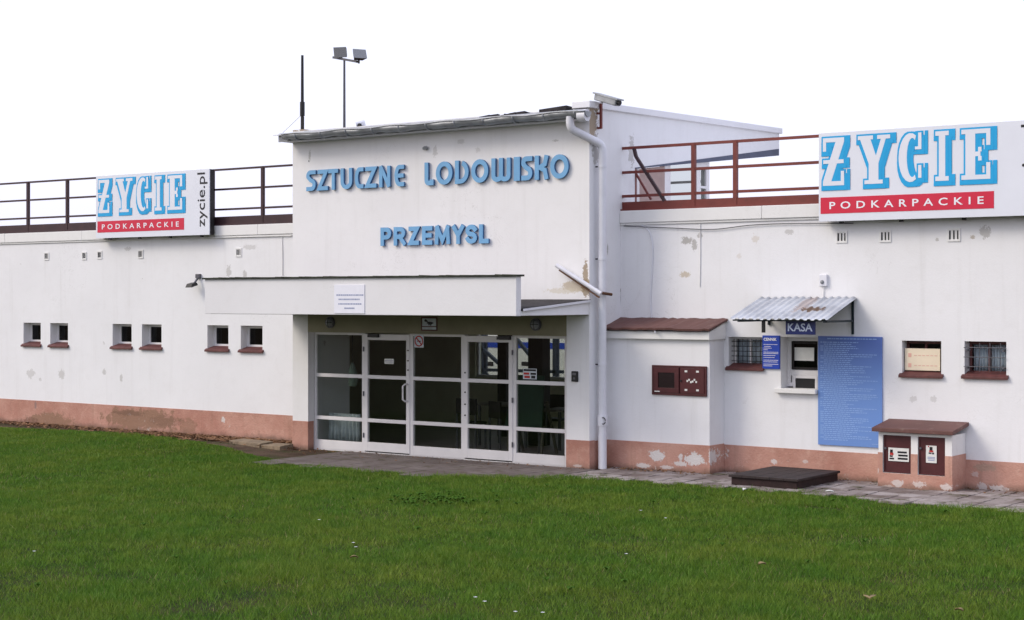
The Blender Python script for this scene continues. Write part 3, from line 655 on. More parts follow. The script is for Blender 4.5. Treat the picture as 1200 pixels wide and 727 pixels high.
rwo=m.build('rear_or_fill_window',M_alu,B); m=MB(); frame(m,rw_fill[0],rw_fill[1],rw_fill[2],rw_fill[3],YLb+.05,YLb+.11,.05); m.build('rear_or_fill_window',M_alu,B); m=MB(); m.box(rw[0]+.05,rw[1]-.05,YLb+.075,YLb+.08,rw[2]+.05,rw[3]-.05); m.build('pane',M_glass,rwo)  # second frame belongs to the unseen opening added to light the lobby
a=P(571,400,23.6); b=P(632,400,23.4)
for px,yy,w in ((588,24.6,.20),(627,23.4,.30)):
    x,_=P(px,420,yy); m=MB(); m.box(x-w/2,x+w/2,yy,yy+.25,.012,2.55); m.build('lobby_column',M_chair,B)
# upper room glazing on the right side of the tower
m=MB(); X0,X1=XR-.12,XR-.05
def sidebar(y0,y1,mb): mb.prism_x([(y0,ZR+.02),(y1,ZR+.02),(y1,soff(y1)-.005),(y0,soff(y0)-.005)],X0,X1)
yy=[PX(p,215,XR-.08)[0] for p in (744.5,747.5,777,784,813.5,819,826,829.5)]
for k in (0,2,4,6): sidebar(yy[k],yy[k+1],m)
m.hexa([(X0,yy[5],PX(823,219,XR)[1]-.02),(X1,yy[5],PX(823,219,XR)[1]-.02),(X1,yy[6],PX(823,219,XR)[1]-.02),(X0,yy[6],PX(823,219,XR)[1]-.02)],[(X0,yy[5],PX(823,219,XR)[1]+.02),(X1,yy[5],PX(823,219,XR)[1]+.02),(X1,yy[6],PX(823,219,XR)[1]+.02),(X0,yy[6],PX(823,219,XR)[1]+.02)])
m.prism_x([(yy[4],soff(yy[4])-.12),(yy[7],soff(yy[7])-.12),(yy[7],soff(yy[7])-.006),(yy[4],soff(yy[4])-.006)],X0+.002,X1-.002)
m.box(X0+.001,X1-.001,yy[0]+.001,yy[7]-.001,ZR+.021,ZR+.06)
uw=m.build('upper_window',M_alu,B)
m=MB(); m.prism_x([(yy[2],ZR+.02),(yy[7],ZR+.02),(yy[7],soff(yy[7])-.01),(yy[2],soff(yy[2])-.01)],XR-.088,XR-.082); m.build('pane',M_glass,uw)
m=MB(); m.prism_x([(yy[1],ZR+.02),(yy[2],ZR+.02),(yy[2],soff(yy[2])-.01),(yy[1],soff(yy[1])-.01)],XR-.060,XR-.048); m.build('infill_board',M_blind,uw)
m=MB(); yb2=yy[7]
zz=soff(yb2)
for k in range(8):
    x=XL+.25+(XR-.15-XL-.25)*k/7; m.box(x-.03,x+.03,yb2-.06,yb2,ZR+.02,zz)
m.box(XL+.25,XR-.12,yb2-.058,yb2-.002,ZR+.02,ZR+.1); m.box(XL+.25,XR-.12,yb2-.058,yb2-.002,ZR+.62,ZR+.66)
m.build('upper_rear_window',M_alu,B)
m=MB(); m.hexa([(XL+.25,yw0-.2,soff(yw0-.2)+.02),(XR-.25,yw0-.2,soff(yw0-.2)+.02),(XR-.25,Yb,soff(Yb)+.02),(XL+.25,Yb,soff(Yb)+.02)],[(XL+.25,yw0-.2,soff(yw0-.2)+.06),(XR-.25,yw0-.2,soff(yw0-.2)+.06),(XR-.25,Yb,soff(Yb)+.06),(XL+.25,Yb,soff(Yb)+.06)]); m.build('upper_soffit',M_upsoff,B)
m=MB(); m.prism_x([(yw0,soff(yw0)-.004),(Yb-.02,soff(Yb)-.004),(Yb-.02,soff(Yb)+.12),(yw0,soff(yw0)+.012)],XR-.004,XR+.006); m.build('soffit_shade_strip',M_upsoff,B)  # dark strip added for the shaded underside of the beam
m=MB(); m.box(XL+.25,XR-.25,YT+.26,Yb,ZR-.2,ZR+.0); m.build('terrace_floor',M_white,B)
m=MB(); m.box(XL+.3,XR-.3,yb2-.6,yb2-.2,ZR,ZR+.3); m.build('window_bench',M_cream,B)

# meter annex to the right of the tower ------------------------------------------
YB=21.05; xb1=-11.50
zcap_b=P(729,374.5,YW)[1]; zcap_f=P(836,388,YB-.12)[1]
m=MB(); m.box(XR+.001,xb1,YB,YW-.001,-.02,zcap_f-.06); ann=m.build('annex_wall',M_wall,B,bevel=.006)
m=MB(); m.box(XR+.001,xb1+.008,YB-.008,YW-.009,-.05,.44); m.build('plinth',M_plinth,ann,bevel=.004)
m=MB(); m.prism_x([(YB-.07,zcap_f-.135),(YW-.003,zcap_f-.135),(YW-.003,zcap_b-.025),(YB-.07,zcap_f-.022)],XR+.002,xb1+.03); m.build('cap_board',M_white,ann,bevel=.004)
m=MB(); vs=[];fs=[]; n=24
for i in range(n+1):
    x=XR+.003+(xb1+.06-XR-.003)*i/n
    for y,z in ((YB-.13,zcap_f),(YB+.15,zcap_f+(zcap_b-zcap_f)*.45),(YW-.002,zcap_b)): vs.append((x,y,z+random.uniform(-.008,.008)))
for i in range(n):
    for j in range(2): a=i*3+j; fs.append((a,a+3,a+4,a+1))
m.add(vs,fs); c=m.build('cap_sheet',M_redcap,ann); s=c.modifiers.new('thick','SOLIDIFY'); s.thickness=.03; s.offset=1

# ------------------------------------------------------------------ lettering on the tower
def arc(cx,cy,rx,ry,a0,a1,n=12): return [(cx+rx*math.cos(R(a0+(a1-a0)*i/n)),cy+ry*math.sin(R(a0+(a1-a0)*i/n))) for i in range(n+1)]
def glyph(ch):        # strokes in a unit box as (points, closed)
    if ch=='S': return [(arc(.52,.74,.46,.26,35,180,8)+[(.10,.62),(.5,.52),(.92,.36)]+arc(.48,.26,.46,.26,0,-150,8)[1:],0)] if False else [(([(1,1),(.45,1)]+arc(.42,.79,.42,.21,90,200,6)+[(.42,.53)]+arc(.55,.25,.45,.25,50,-90,8)+[(0,0)]),0)]
    if ch=='s': return [(arc(.5,.75,.46,.25,20,270,12)+arc(.5,.25,.46,.25,90,-160,12)[1:],0)]
    if ch=='Z': return [([(0.02,1),(.98,1),(.02,0),(1,0)],0)]
    if ch=='T': return [([(0,1),(1,1)],0),([(.5,1),(.5,0)],0)]
    if ch=='U': return [([(0,1)]+arc(.5,.34,.5,.34,180,360,10)+[(1,1)],0)]
    if ch=='C': return [([(1,1)]+arc(.55,.5,.55,.5,90,270,12)+[(1,0)],0)]
    if ch=='E': return [([(1,1)]+arc(.55,.5,.55,.5,90,270,12)+[(1,0)],0),([(.0,.5),(.92,.5)],0)]
    if ch=='F': return [([(1,1),(0,1),(0,0),(1,0)],0),([(0,.5),(.9,.5)],0)]
    if ch=='N': return [([(0,0),(0,1)],0),([(.06,1),(.94,0)],0),([(1,0),(1,1)],0)]
    if ch=='L': return [([(0,1)]+arc(.35,.2,.35,.2,180,270,5)+[(1,0),(1,.06)],0)]
    if ch=='l': return [([(0,1),(0,0),(1,0)],0)]
    if ch=='O': return [(arc(.5,.5,.5,.5,0,345,23),1)]
    if ch=='D': return [([(0,0),(0,1)],0),([(0,1),(.35,1)]+arc(.35,.5,.65,.5,90,-90,12)+[(0,0)],0)]
    if ch=='W': return [([(0,1)]+arc(.25,.18,.25,.18,180,360,8)+[(.5,1)],0),(arc(.75,.18,.25,.18,180,360,8)+[(1,1)],0)]
    if ch=='I': return [([(.5,1),(.5,0)],0)]
    if ch=='K': return [([(0,0),(0,1)],0),([(1,1),(.85,.66),(.3,.5),(.85,.36),(1,0)],0)]
    if ch=='P': return [([(0,0),(0,1)],0),([(.12,1),(.5,1)]+arc(.55,.72,.45,.28,80,-80,8)+[(.12,.44)],0)]
    if ch=='R': return [([(0,0),(0,1)],0),([(.12,1),(.5,1)]+arc(.55,.73,.42,.27,80,-80,8)+[(.12,.46)],0),([(.5,.46),(1,0)],0)]
    if ch=='M': return [([(0,0),(0.06,1)],0),([(.06,1),(.5,.12),(.94,1)],0),([(.94,1),(1,0)],0)]
    if ch=='Y': return [([(0,1),(.5,.45),(1,1)],0),([(.5,.5),(.5,0)],0)]
def word(name,label,spec,zlo,zhi,sw,dep):
    YL=YT-dep
    xs=[P(s[1],230,YL)[0] for s in spec]
    o=thing(name,label,'sign',((xs[0]+P(spec[-1][2],230,YL)[0])/2,YT,zlo))
    for ch,p0,p1 in spec:
        x0,x1=P(p0,230,YL)[0],P(p1-.03*(p1-p0),230,YL)[0]; m=MB()
        w=sw if ch!='I' else (x1-x0)
        x0_,x1_=x0+w/2,x1-w/2; a,b=zlo+sw/2,zhi-sw/2
        for i,(pts,cl) in enumerate(glyph(ch)):
            q=[(x0_+(x1_-x0_)*u,a+(b-a)*v) for u,v in pts]
            def ext(e,f):   # square off stroke ends that sit on the box edge
                d=np.array(e)-np.array(f); d/=np.linalg.norm(d)+1e-9; return tuple(np.array(e)+d*sw/2)
            if not cl: q[0]=ext(q[0],q[1]); q[-1]=ext(q[-1],q[-2])
            e=.0016*i; q=[(min(max(u,x0+e),x1-e),min(max(v,zlo+e),zhi-e)) for u,v in q]
            m.ribbon(q,w-.0028*i,YL+.0008*i,YT-.012-.001*i,cl)
        m.m=[0 if (f[0]%4 in (0,1) and f[1]%4 in (0,1) and f[2]%4 in (0,1) and f[3]%4 in (0,1)) else 1 for f in m.f]
        m.build('letter',[M_letter,M_letshade],o)
    return o
S1=[(c,345+a/6.857,345+b/6.857) for c,a,b in [('S',95,172),('Z',184,270),('T',272,352),('U',370,466),('C',485,556),('Z',568,660),('N',680,772),('E',803,882)]]
S2=[(c,490+a/5.714,490+b/5.714) for c,a,b in [('L',42,104),('O',118,232),('D',246,340),('O',355,472),('W',490,622),('I',640,682),('S',690,766),('K',780,872),('O',883,1010)]]
S3=[(c,435+a/7.27,435+b/7.27) for c,a,b in [('P',78,172),('R',190,294),('Z',316,408),('F',432,522),('M',540,674),('Y',688,792),('s',800,905),('l',918,1002)]]
z1a=np.mean([P(365,198.6,YT-.09)[1],P(468,192.5,YT-.09)[1],P(630,184.5,YT-.09)[1]]); z1b=np.mean([P(365,223,YT-.09)[1],P(468,218,YT-.09)[1],P(630,211,YT-.09)[1]])
z3a=np.mean([P(447,266.4,YT-.09)[1],P(567,263,YT-.09)[1]]); z3b=np.mean([P(447,287.6,YT-.09)[1],P(567,286,YT-.09)[1]])
word('wall_lettering','raised pale blue letters SZTUCZNE, upper left word on the white tower front',S1,z1b,z1a,.070,.052)
word('wall_lettering','raised pale blue letters LODOWISKO, long upper right word on the white tower front',S2,z1b-.01,z1a+.01,.077,.052)
word('wall_lettering','raised pale blue letters PRZEMYSL, single lower word on the white tower front',S3,z3b,z3a,.074,.05)

# ------------------------------------------------------------------ billboards
def slab(ch):   # convex pieces in a unit box
    q=lambda a,b,c,d:[(a,b),(c,b),(c,d),(a,d)]
    if ch=='I': return [q(0,0,1,.09),q(0,.91,1,1),q(.26,.09,.74,.91)]
    if ch=='E': return [q(0,0,1,.09),q(0,.91,1,1),q(.14,.09,.48,.91),q(.86,.09,1,.33),q(.86,.67,1,.91),q(.48,.46,.66,.55),q(.58,.37,.70,.46),q(.58,.55,.70,.64)]
    if ch=='Z': return [q(0,0,1,.09),q(0,.91,1,1),[(0,.09),(.40,.09),(1,.91),(.60,.91)],q(0,.72,.15,.91),q(.85,.09,1,.30),q(.02,.46,.98,.54)]
    if ch=='Y': return [q(-.02,.92,.48,1),q(.62,.92,1.04,1),[(.34,.42),(.66,.42),(.40,.92),(.06,.92)],[(.5,.42),(.66,.42),(.90,.92),(.74,.92)],q(.34,.08,.66,.42),q(.2,0,.8,.08)]
    if ch=='C':
        out=[]; n=14
        for i in range(n):
            a,b=R(62+236*i/n),R(62+236*(i+1)/n)
            f=lambda t,rx,ry,cx:(cx+rx*math.cos(t),.5+ry*math.sin(t))
            o1,o2=f(a,.52,.5,.52),f(b,.52,.5,.52); i1,i2=f(a,.24,.40,.60),f(b,.24,.40,.60); out.append([i1,o1,o2,i2])
        return out+[q(.86,.66,1,1),q(.72,.66,.86,.72),q(.86,.08,1,.34)]
def billboard(label,px0,py0t,py0b,letters,zrange,banner,x1=None,dotX=None):
    Yb0=YW-.30; a=P(px0,py0t,Yb0); b=P(px0,py0b,Yb0)
    return Yb0
def make_billboard(label,x0,x1,z0,z1,scale_x,offx,zmap):
    y=YW-.22
    o=thing('billboard',label,'billboard',((x0+x1)/2,y,z0))
    m=MB(); m.box(x0,x1,y,y+.02,z0,z1); m.build('face_panel',M_panel,o,bevel=.003)
    m=MB(); m.box(x0+.005,x1-.005,y+.021,y+.13,z0+.005,z1-.005); 
    m.build('case',M_dark,o)
    m=MB()
    for k in range(4):
        x=x0+.3+(x1-x0-.6)*k/3; m.bar((x,y+.125,z0+.1),(x,YW+.05,z0+.1),.05); m.bar((x,y+.125,z1-.3),(x,YW+.05,z1-.3),.04); m.bar((x,y+.10,z0-.03),(x,y+.10,z0+.03),.05)
    m.build('bracket',M_dark,o)
    X=lambda n: offx+n*scale_x
    Z=lambda n: zmap[0]+n*(zmap[1]-zmap[0])
    for ch,n0,n1 in LET:
        mb=MB(); mw=MB(); w=X(n1)-X(n0); h=Z(1)-Z(0)
        t=.010*scale_x; sx=.036*scale_x; sz=.102*h
        offs=[(-t,t),(t,t),(-t,-t),(-t,0),(0,t)]+[(t+(sx-t)*k/5,-t-(sz-t)*k/5) for k in range(6)]+[(sx,-sz*k/4+t) for k in range(4)]+[(sx*k/4-t,-sz) for k in range(4)]
        for k,(dx,dz) in enumerate(offs):
            for j,p in enumerate(slab(ch)):
                mb.prism_y([(X(n0)+w*u+dx,Z(v)+dz) for u,v in p],y-.0025-.00003*(k*12+j%12),y-.0005,0)
        for j,p in enumerate(slab(ch)):
            mw.prism_y([(X(n0)+w*u,Z(v)) for u,v in p],y-.0105-.0001*j,y-.009,0)
        lt=mw.build('letter',M_panel,o); mb.build('letter_shadow',M_cyan,lt)
    bz0,bz1=Z(-.585),Z(-.245)
    m=MB(); m.box(X(0),X(1),y-.004,y-.0005,bz0,bz1); bn=m.build('banner',M_redp,o)
    m=MB(); text_mb(m,'PODKARPACKIE',X(.055),X(.945),bz0+(bz1-bz0)*.27,bz0+(bz1-bz0)*.72,y-.0065,0,.014,1.75); m.build('banner_lettering',M_text,bn)
    m=MB(); text_mb(m,'zycie.pl',X(1.145),X(1.255),Z(-.52),Z(1.03),y-.004,0,.004,1.0,True); m.build('address_lettering',M_blk,o)
    return o
# layout fractions read on the right-hand board (0 = banner left, 1 = banner right)
YBB=YW-.22
f5=lambda a: P(930+a/4.037,200,YBB)[0]
bx0,bx1=f5(128),f5(948); LET=[(c,(f5(a)-bx0)/(bx1-bx0),(f5(b)-bx0)/(bx1-bx0)) for c,a,b in [('Z',140,240),('Y',308,452),('C',498,606),('I',672,735),('E',795,932)]]
zhi=P(930+350/4.037,120+158/4.037,YBB)[1]; zlo=P(930+350/4.037,120+386/4.037,YBB)[1]
pz1=np.mean([P(960,156,YBB)[1],P(1200,141.5,YBB)[1]]); pz0=np.mean([P(960,260.5,YBB)[1],P(1200,252.5,YBB)[1]])
zC=(P(930+550/4.037,120+147/4.037,YBB)[1],P(930+550/4.037,120+380/4.037,YBB)[1])
zlo,zhi=(zlo+zC[1])/2,(zhi+zC[0])/2
sc=bx1-bx0
make_billboard('large white billboard with blue slab letters at the right edge, above the ticket window',P(959.5,200,YBB)[0],bx0+sc*1.30,pz0,pz1,sc,bx0,(zlo,zhi))
g7=lambda a: P(105+a/7.267,240,YBB)[0]
lx_0,lx_1=g7(68),g7(805)
lz1=np.mean([P(112.5,205.7,YBB)[1],P(245,199,YBB)[1]]); lz0=np.mean([P(113,279,YBB)[1],P(245,276,YBB)[1]])
lhi=np.mean([P(105+135/7.267,190+150/7.267,YBB)[1],P(105+745/7.267,190+115/7.267,YBB)[1]]); llo=np.mean([P(105+130/7.267,190+432/7.267,YBB)[1],P(105+740/7.267,190+410/7.267,YBB)[1]])
make_billboard('white billboard with blue slab letters and red banner on the left wing railing',P(112.5,240,YBB)[0],P(245.2,240,YBB)[0],lz0,lz1,lx_1-lx_0,lx_0,(llo,lhi))

# ------------------------------------------------------------------ railings
ztop=P(850,166.6,YW+.05)[1]
def railing(label,x0,x1,posts,mat,zt,z2,z3,zb0,zb1,rr):
    o=thing('roof_railing',label,'railing',((x0+x1)/2,YW+.05,ZR))
    y=YW+.05
    m=MB(); m.box(x0,x1,y-.02,y+.06,zb0,zb1); m.box(x0,x1,y-.07,y+.06,zb0-.002,zb0+.025); m.build('toe_beam',mat,o)
    for z in (zt,z2,z3): m=MB(); m.bar((x0,y,z),(x1,y,z),rr,rr); m.build('rail',mat,o)
    for x in posts: m=MB(); m.box(x-rr*.75,x+rr*.75,y-.028,y+.03,zb0+.02,zt+rr*.4); m.build('post',mat,o)
    return o
zz=lambda px,py: P(px,py,YW+.05)[1]
rr_=railing('bright red oxide steel railing on the right wing roof beside the tower',XR+.005,XW1,[P(813,200,YW+.05)[0],P(862,200,YW+.05)[0]]+[P(862,200,YW+.05)[0]+1.55*k for k in range(1,10)],M_redrail,(zz(737,173.5)+zz(959,160))/2,(zz(740,202)+zz(959,190.5))/2,(zz(740,230)+zz(959,220.5))/2,ZR+.003,(zz(740,235)+zz(959,230))/2,.042)
m=MB(); y=YW+.05
x_a,z_a=P(743,174,y); x_b,z_b=P(745.5,184,y); x_c,z_c=P(779,236,y)
m.bar((x_a,y,z_a),(x_b,y,z_b),.045); m.bar((x_b,y,z_b),(x_c,y,z_c),.045); m.build('brace',M_darkrail,rr_)
m=MB(); yy_=YW+.45; x_a,z_a=P(743.5,199,yy_); x_b,z_b=P(763,234,yy_); m.bar((x_a,yy_,z_a),(x_a,yy_,ZR),.05); m.bar((x_a,yy_,z_a-.02),(x_b,yy_,z_b),.03); m.bar((x_a,y,z_a),(x_a,yy_,z_a),.04); m.build('return_post',M_redrail,rr_)
railing('dark maroon steel railing with three rails along the left wing roof',XW0,XL-.004,[P(33,240,YW+.05)[0]-1.25*k for k in range(12,0,-1)]+[P(33,240,YW+.05)[0],P(79,240,YW+.05)[0],P(79,240,YW+.05)[0]+1.3,P(79,240,YW+.05)[0]+2.6,P(308,240,YW+.05)[0]-1.3,P(308,240,YW+.05)[0]],M_darkrail,(zz(0,215.6)+zz(342,194.3))/2,(zz(0,236)+zz(342,218.5))/2,(zz(0,256.3)+zz(342,243.5))/2,ZR+.003,(zz(0,264.6)+zz(342,251.5))/2,.036)

# ------------------------------------------------------------------ fittings on the facade
# corrugated awning over the ticket window
ax0=P(893,349,YW)[0]; ax1=P(1004.5,349,YW)[0]; ya=20.5; za_b=P(950,348.5,YW)[1]; za_f=P(912,374.2,ya)[1]
aw=thing('ticket_awning','corrugated grey metal awning with rust spot above the ticket window','awning',((ax0+ax1)/2,YW,za_f))
m=MB(); n=120; vs=[];fs=[]; rows=9
for i in range(n+1):
    x=ax0+(ax1-ax0)*i/n; c=.014*math.cos(2*math.pi*i/n*13.5); c=max(-.008,min(.011,c*1.4))
    for j in range(rows):
        t=j/(rows-1); vs.append((x,ya+(YW-.01-ya)*t,za_f+(za_b-za_f)*t+c+.004*math.sin(i*.11+t*3)))
for i in range(n):
    for j in range(rows-1): a=i*rows+j; fs.append((a,a+rows,a+rows+1,a+1))
m.add(vs,fs,0,True); sh=m.build('roof_sheet',M_galv,aw); s=sh.modifiers.new('thick','SOLIDIFY'); s.thickness=.004
k=NT('galvanised_with_rust'); col=k.mix(k.step(k.noise(2.5,6,.65),.3,.7),(.38,.40,.44),(.55,.58,.63))
xr,yr=ax1-.42,ya+.45
col=k.mix(k.patch((xr,yr,0),(.22,.10,0),1.4),col,(.14,.085,.055)); col=k.mix(k.ma('MULTIPLY',k.patch((xr-.22,yr+.25,0),(.10,.45,0),1.0),.5),col,(.34,.22,.16))
k.bump(k.noise(30,4),.1,.01); sh.data.materials[0]=k.fin(col,.45,.2,.4)
for xx in (ax0+.12,ax1-.06):
    m=MB(); zlow=za_f-.10 if xx<ax0+.5 else P(1001,392,YW)[1]
    m.bar((xx,YW-.015,za_b-.03),(xx,YW-.015,zlow),.03); m.bar((xx,YW-.015,za_f-.03),(xx,ya+.03,za_f-.03),.03); m.bar((xx,ya+.04,za_f-.02),(xx,YW-.02,za_b-.035),.025)
    m.bar((xx,ya+.06,za_f-.045),(xx,ya+.06,za_f-.02),.03)
    m.build('bracket',M_dgreen,aw)
m=MB(); m.bar((ax0+.02,ya+.06,za_f-.018),(ax1-.02,ya+.06,za_f-.018),.025); m.build('front_bar',M_dgreen,aw)
x_,z_=P(895.5,378,20.62); m=MB(); m.bar((x_,20.6,za_f-.02),(x_,20.6,P(895.5,390,20.6)[1]),.045,.03); m.build('hanger',M_black,aw)
# KASA sign
r=rect(920.6,375.6,954.6,392.6,20.66); ks=thing('hanging_sign','dark navy sign with pale letters KASA under the corrugated awning','sign',((r[0]+r[1])/2,20.66,r[2]))
m=MB(); m.box(r[0],r[1],20.66,20.70,r[2],r[3]); m.build('sign_panel',M_navy,ks,bevel=.004)
m=MB(); text_mb(m,'KASA',r[0]+.035,r[1]-.03,r[2]+.045,r[3]-.04,20.657,0,.02); m.build('lettering',M_kasa,ks)
m=MB()
for x in (r[0]+.08,r[1]-.08): m.bar((x,20.68,r[3]-.005),(x,20.62,za_f+.0),.015)
m.build('hanger',M_dgreen,ks)
# price list
def wall_board(name,label,r,mat,y=YW-.03,th=.025,cat='sign'):
    o=thing(name,label,cat,((r[0]+r[1])/2,y,r[2])); m=MB(); m.box(r[0],r[1],y,y+th,r[2],r[3]); m.build('sign_panel',mat,o,bevel=.002); return o
r=rect(893.4,393.2,913.5,432.8,YW-.03); o=wall_board('price_list','small blue price list headed CENNIK between barred window and ticket window',r,M_blue)
m=MB(); w=r[1]-r[0]; h=r[3]-r[2]; text_mb(m,'CENNIK',r[0]+w*.08,r[1]-w*.16,r[3]-h*.16,r[3]-h*.07,YW-.033,0,.03)
def textrows(mb,x0,x1,ys,hh,y,mi=0,seed=1,fill=None):
    q=random.Random(seed)
    for k,z in enumerate(ys):
        x=x0+ (0 if q.random()<.7 else (x1-x0)*.06); end=x0+(x1-x0)*(q.uniform(.45,1.0) if fill is None else fill[k])
        while x<end:
            L=q.uniform(.018,.06)*(x1-x0)/.8; e=min(x+L,end); mb.add([(x,y,z-hh/2),(e,y,z-hh/2),(e,y,z+hh/2),(x,y,z+hh/2)],[(0,1,2,3)],mi); x=e+.010*(x1-x0)/.8
textrows(m,r[0]+w*.07,r[1]-w*.07,[r[3]-h*t for t in (.27,.33,.38,.43,.50,.54,.60,.66,.74,.79,.86,.91)],.008,YW-.033,0,4,[.95,.5,.55,.3,1,1,.8,.75,1,.95,1,.6]); m.build('lettering',M_text,o)
# large rules board
r=rect(958.6,394,1033.5,525.3,YW-.03); o=wall_board('rules_board','tall blue notice board of closely printed rules beside the ticket window',r,M_rules)
m=MB(); w=r[1]-r[0]; h=r[3]-r[2]; n=50
textrows(m,r[0]+w*.10,r[1]-w*.08,[r[3]-h*.022],.013,YW-.033,0,2,[1.0])
textrows(m,r[0]+w*.04,r[1]-w*.05,[r[3]-h*(.055+.91*k/n) for k in range(n)],.0105,YW-.033,0,9)
textrows(m,r[0]+w*.85,r[1]-w*.03,[r[2]+h*.03],.008,YW-.033,0,3,[1.0]); m.build('lettering',M_rulest,o)
# plaque on the canopy board
r=rect(391.5,334,427,367.6,YC-.012); o=wall_board('notice_plaque','small white plaque with four lines of grey print on the canopy board',r,M_fasc2,YC-.012,.011)
m=MB(); w=r[1]-r[0]; h=r[3]-r[2]
for k,(t,wd_) in enumerate(((.36,.96),(.51,.70),(.67,.82),(.82,.36))): textrows(m,(r[0]+r[1])/2-w*wd_/2,(r[0]+r[1])/2+w*wd_/2,[r[3]-h*t],.022,YC-.0135,0,20+k,[1.0])
m.build('lettering',M_greypr,o)
# no dogs sign over the glazing
r=rect(493.5,371.5,512.5,388,YT-.012); o=wall_board('warning_sign','small framed sign with a black dog figure above the middle glazing',r,M_sill,YT-.012,.011)
m=MB(); x0,x1,z0,z1=r; m.box(x0+.025,x1-.025,YT-.014,YT-.0125,z0+.075,z1-.025); m.box(x0+.025,x1-.025,YT-.014,YT-.0125,z0+.02,z0+.06); m.build('white_field',M_curt,o)
m=MB(); w=x1-x0; h=z1-z0
fx=lambda u,v:(x0+w*u,z0+h*v)
m.prism_y([fx(.36,.52),fx(.66,.48),fx(.80,.56),fx(.66,.64),fx(.40,.66)],YT-.017,YT-.0145); m.prism_y([fx(.20,.70),fx(.34,.62),fx(.44,.68),fx(.34,.80),fx(.27,.84),fx(.22,.76)],YT-.0172,YT-.0145)
m.prism_y([fx(.46,.40),fx(.52,.40),fx(.55,.52),fx(.46,.52)],YT-.0171,YT-.0145); m.prism_y([fx(.56,.38),fx(.62,.38),fx(.66,.5),fx(.58,.5)],YT-.0173,YT-.0145); m.build('dog_figure',M_blk,o)
# round prohibition sticker on the glass
x_,z_=P(490.3,400,YG-.02); o=thing('prohibition_sticker','round red barred no smoking sticker at the top of the middle glazing','sticker',(x_,YG-.02,z_))
m=MB(); m.box(x_-.10,x_+.10,YG-.006,YG-.002,z_-.105,z_+.105); m.build('sticker_sheet',M_curt,o)
m=MB(); m.ribbon(arc(x_,z_,.08,.08,0,345,23),.02,YG-.009,YG-.0065,True); m.ribbon([(x_-.055,z_+.055),(x_+.055,z_-.055)],.018,YG-.0095,YG-.0066); m.build('red_ring',M_redpr,o)
m=MB(); m.box(x_-.035,x_+.04,YG-.008,YG-.0065,z_-.008,z_+.008); m.build('cigarette',M_blk,o)
# door paper, sticker in right pane
r=rect(449,420.5,460,427,YG-.02); o=wall_board('door_notice','small white paper strip on the upper pane of the left entrance door',r,M_paper,YG+.012,.002,'notice'); m=MB(); textrows(m,r[0]+.01,r[1]-.01,[(r[2]+r[3])/2+.012,(r[2]+r[3])/2-.012],.008,YG+.0105,0,5,[1,1]); m.build('lettering',M_greypr,o)
r=rect(612,432,628,445,YG); o=wall_board('window_sticker','red and black sticker low in the upper pane of the rightmost glazing',r,M_curt,YG+.022,.002,'sticker')
m=MB(); w=r[1]-r[0]; h=r[3]-r[2]
for a,b,c,d,mi in ((.05,.75,.95,.95,0),(.05,.42,.45,.62,1),(.55,.42,.95,.62,0),(.1,.1,.5,.32,1),(.6,.08,.9,.34,0)): m.box(r[0]+w*a,r[0]+w*c,YG+.02,YG+.0215,r[2]+h*b,r[2]+h*d,mi)
m.build('sticker_print',[M_blk,M_redpr],o)
# intercom
r=rect(671,435,678,447.5,YT); o=thing('intercom','small black intercom box on the pier right of the entrance','intercom',((r[0]+r[1])/2,YT,r[2]))
m=MB(); m.box(r[0],r[1],YT-.04,YT-.001,r[2],r[3]); m.build('box',M_black,o,bevel=.008); m=MB(); m.disc(((r[0]+r[1])/2,r[2]+.05),.018,YT-.042); m.box(r[0]+.02,r[1]-.02,YT-.043,YT-.0405,r[3]-.06,r[3]-.025); m.build('button',M_greymetal,o)
# round bulkhead lamps
for px,py,lab in ((388,378,'round grey bulkhead lamp under the canopy at the left end of the entrance'),(629,380.5,'round grey bulkhead lamp under the canopy above the rightmost glazing')):
    x_,z_=P(px,py,YT); o=thing('bulkhead_lamp',lab,'lamp',(x_,YT,z_),'round lamps above the entrance')
    m=MB(); m.tube([(x_,YT-.001,z_),(x_,YT-.045,z_)],.095,20); m.build('ring',M_greymetal,o); m=MB(); m.dome((x_,YT-.046,z_),.075,.05); m.build('lamp_glass',M_lamp,o)
    m=MB(); m.tube([(x_-.075,YT-.07,z_),(x_,YT-.1,z_),(x_+.075,YT-.07,z_)],.006,6); m.tube([(x_,YT-.07,z_-.075),(x_,YT-.1,z_),(x_,YT-.07,z_+.075)],.006,6); m.build('guard',M_dark,o)
# wall lamp at the left end of the canopy
x_,z_=P(234,325,YW); o=thing('wall_spotlight','small dark spotlight with pale box on the left wing wall near the canopy end','lamp',(x_,YW,z_))
m=MB(); m.box(x_-.05,x_+.05,YW-.07,YW-.001,z_-.02,z_+.06); m.build('junction_box',M_greymetal,o,bevel=.008)
m=MB(); m.tube([(x_,YW-.05,z_-.02),(x_+.0,YW-.12,z_-.10),(x_-.01,YW-.16,z_-.13)],.02,8); m.build('arm',M_greymetal,o)
m=MB(); m.hexa([(x_-.12,YW-.26,z_-.20),(x_+.06,YW-.26,z_-.20),(x_+.07,YW-.10,z_-.15),(x_-.11,YW-.10,z_-.15)],[(x_-.10,YW-.24,z_-.13),(x_+.05,YW-.24,z_-.13),(x_+.05,YW-.12,z_-.10),(x_-.09,YW-.12,z_-.10)]); m.build('lamp_head',M_black,o,bevel=.008)
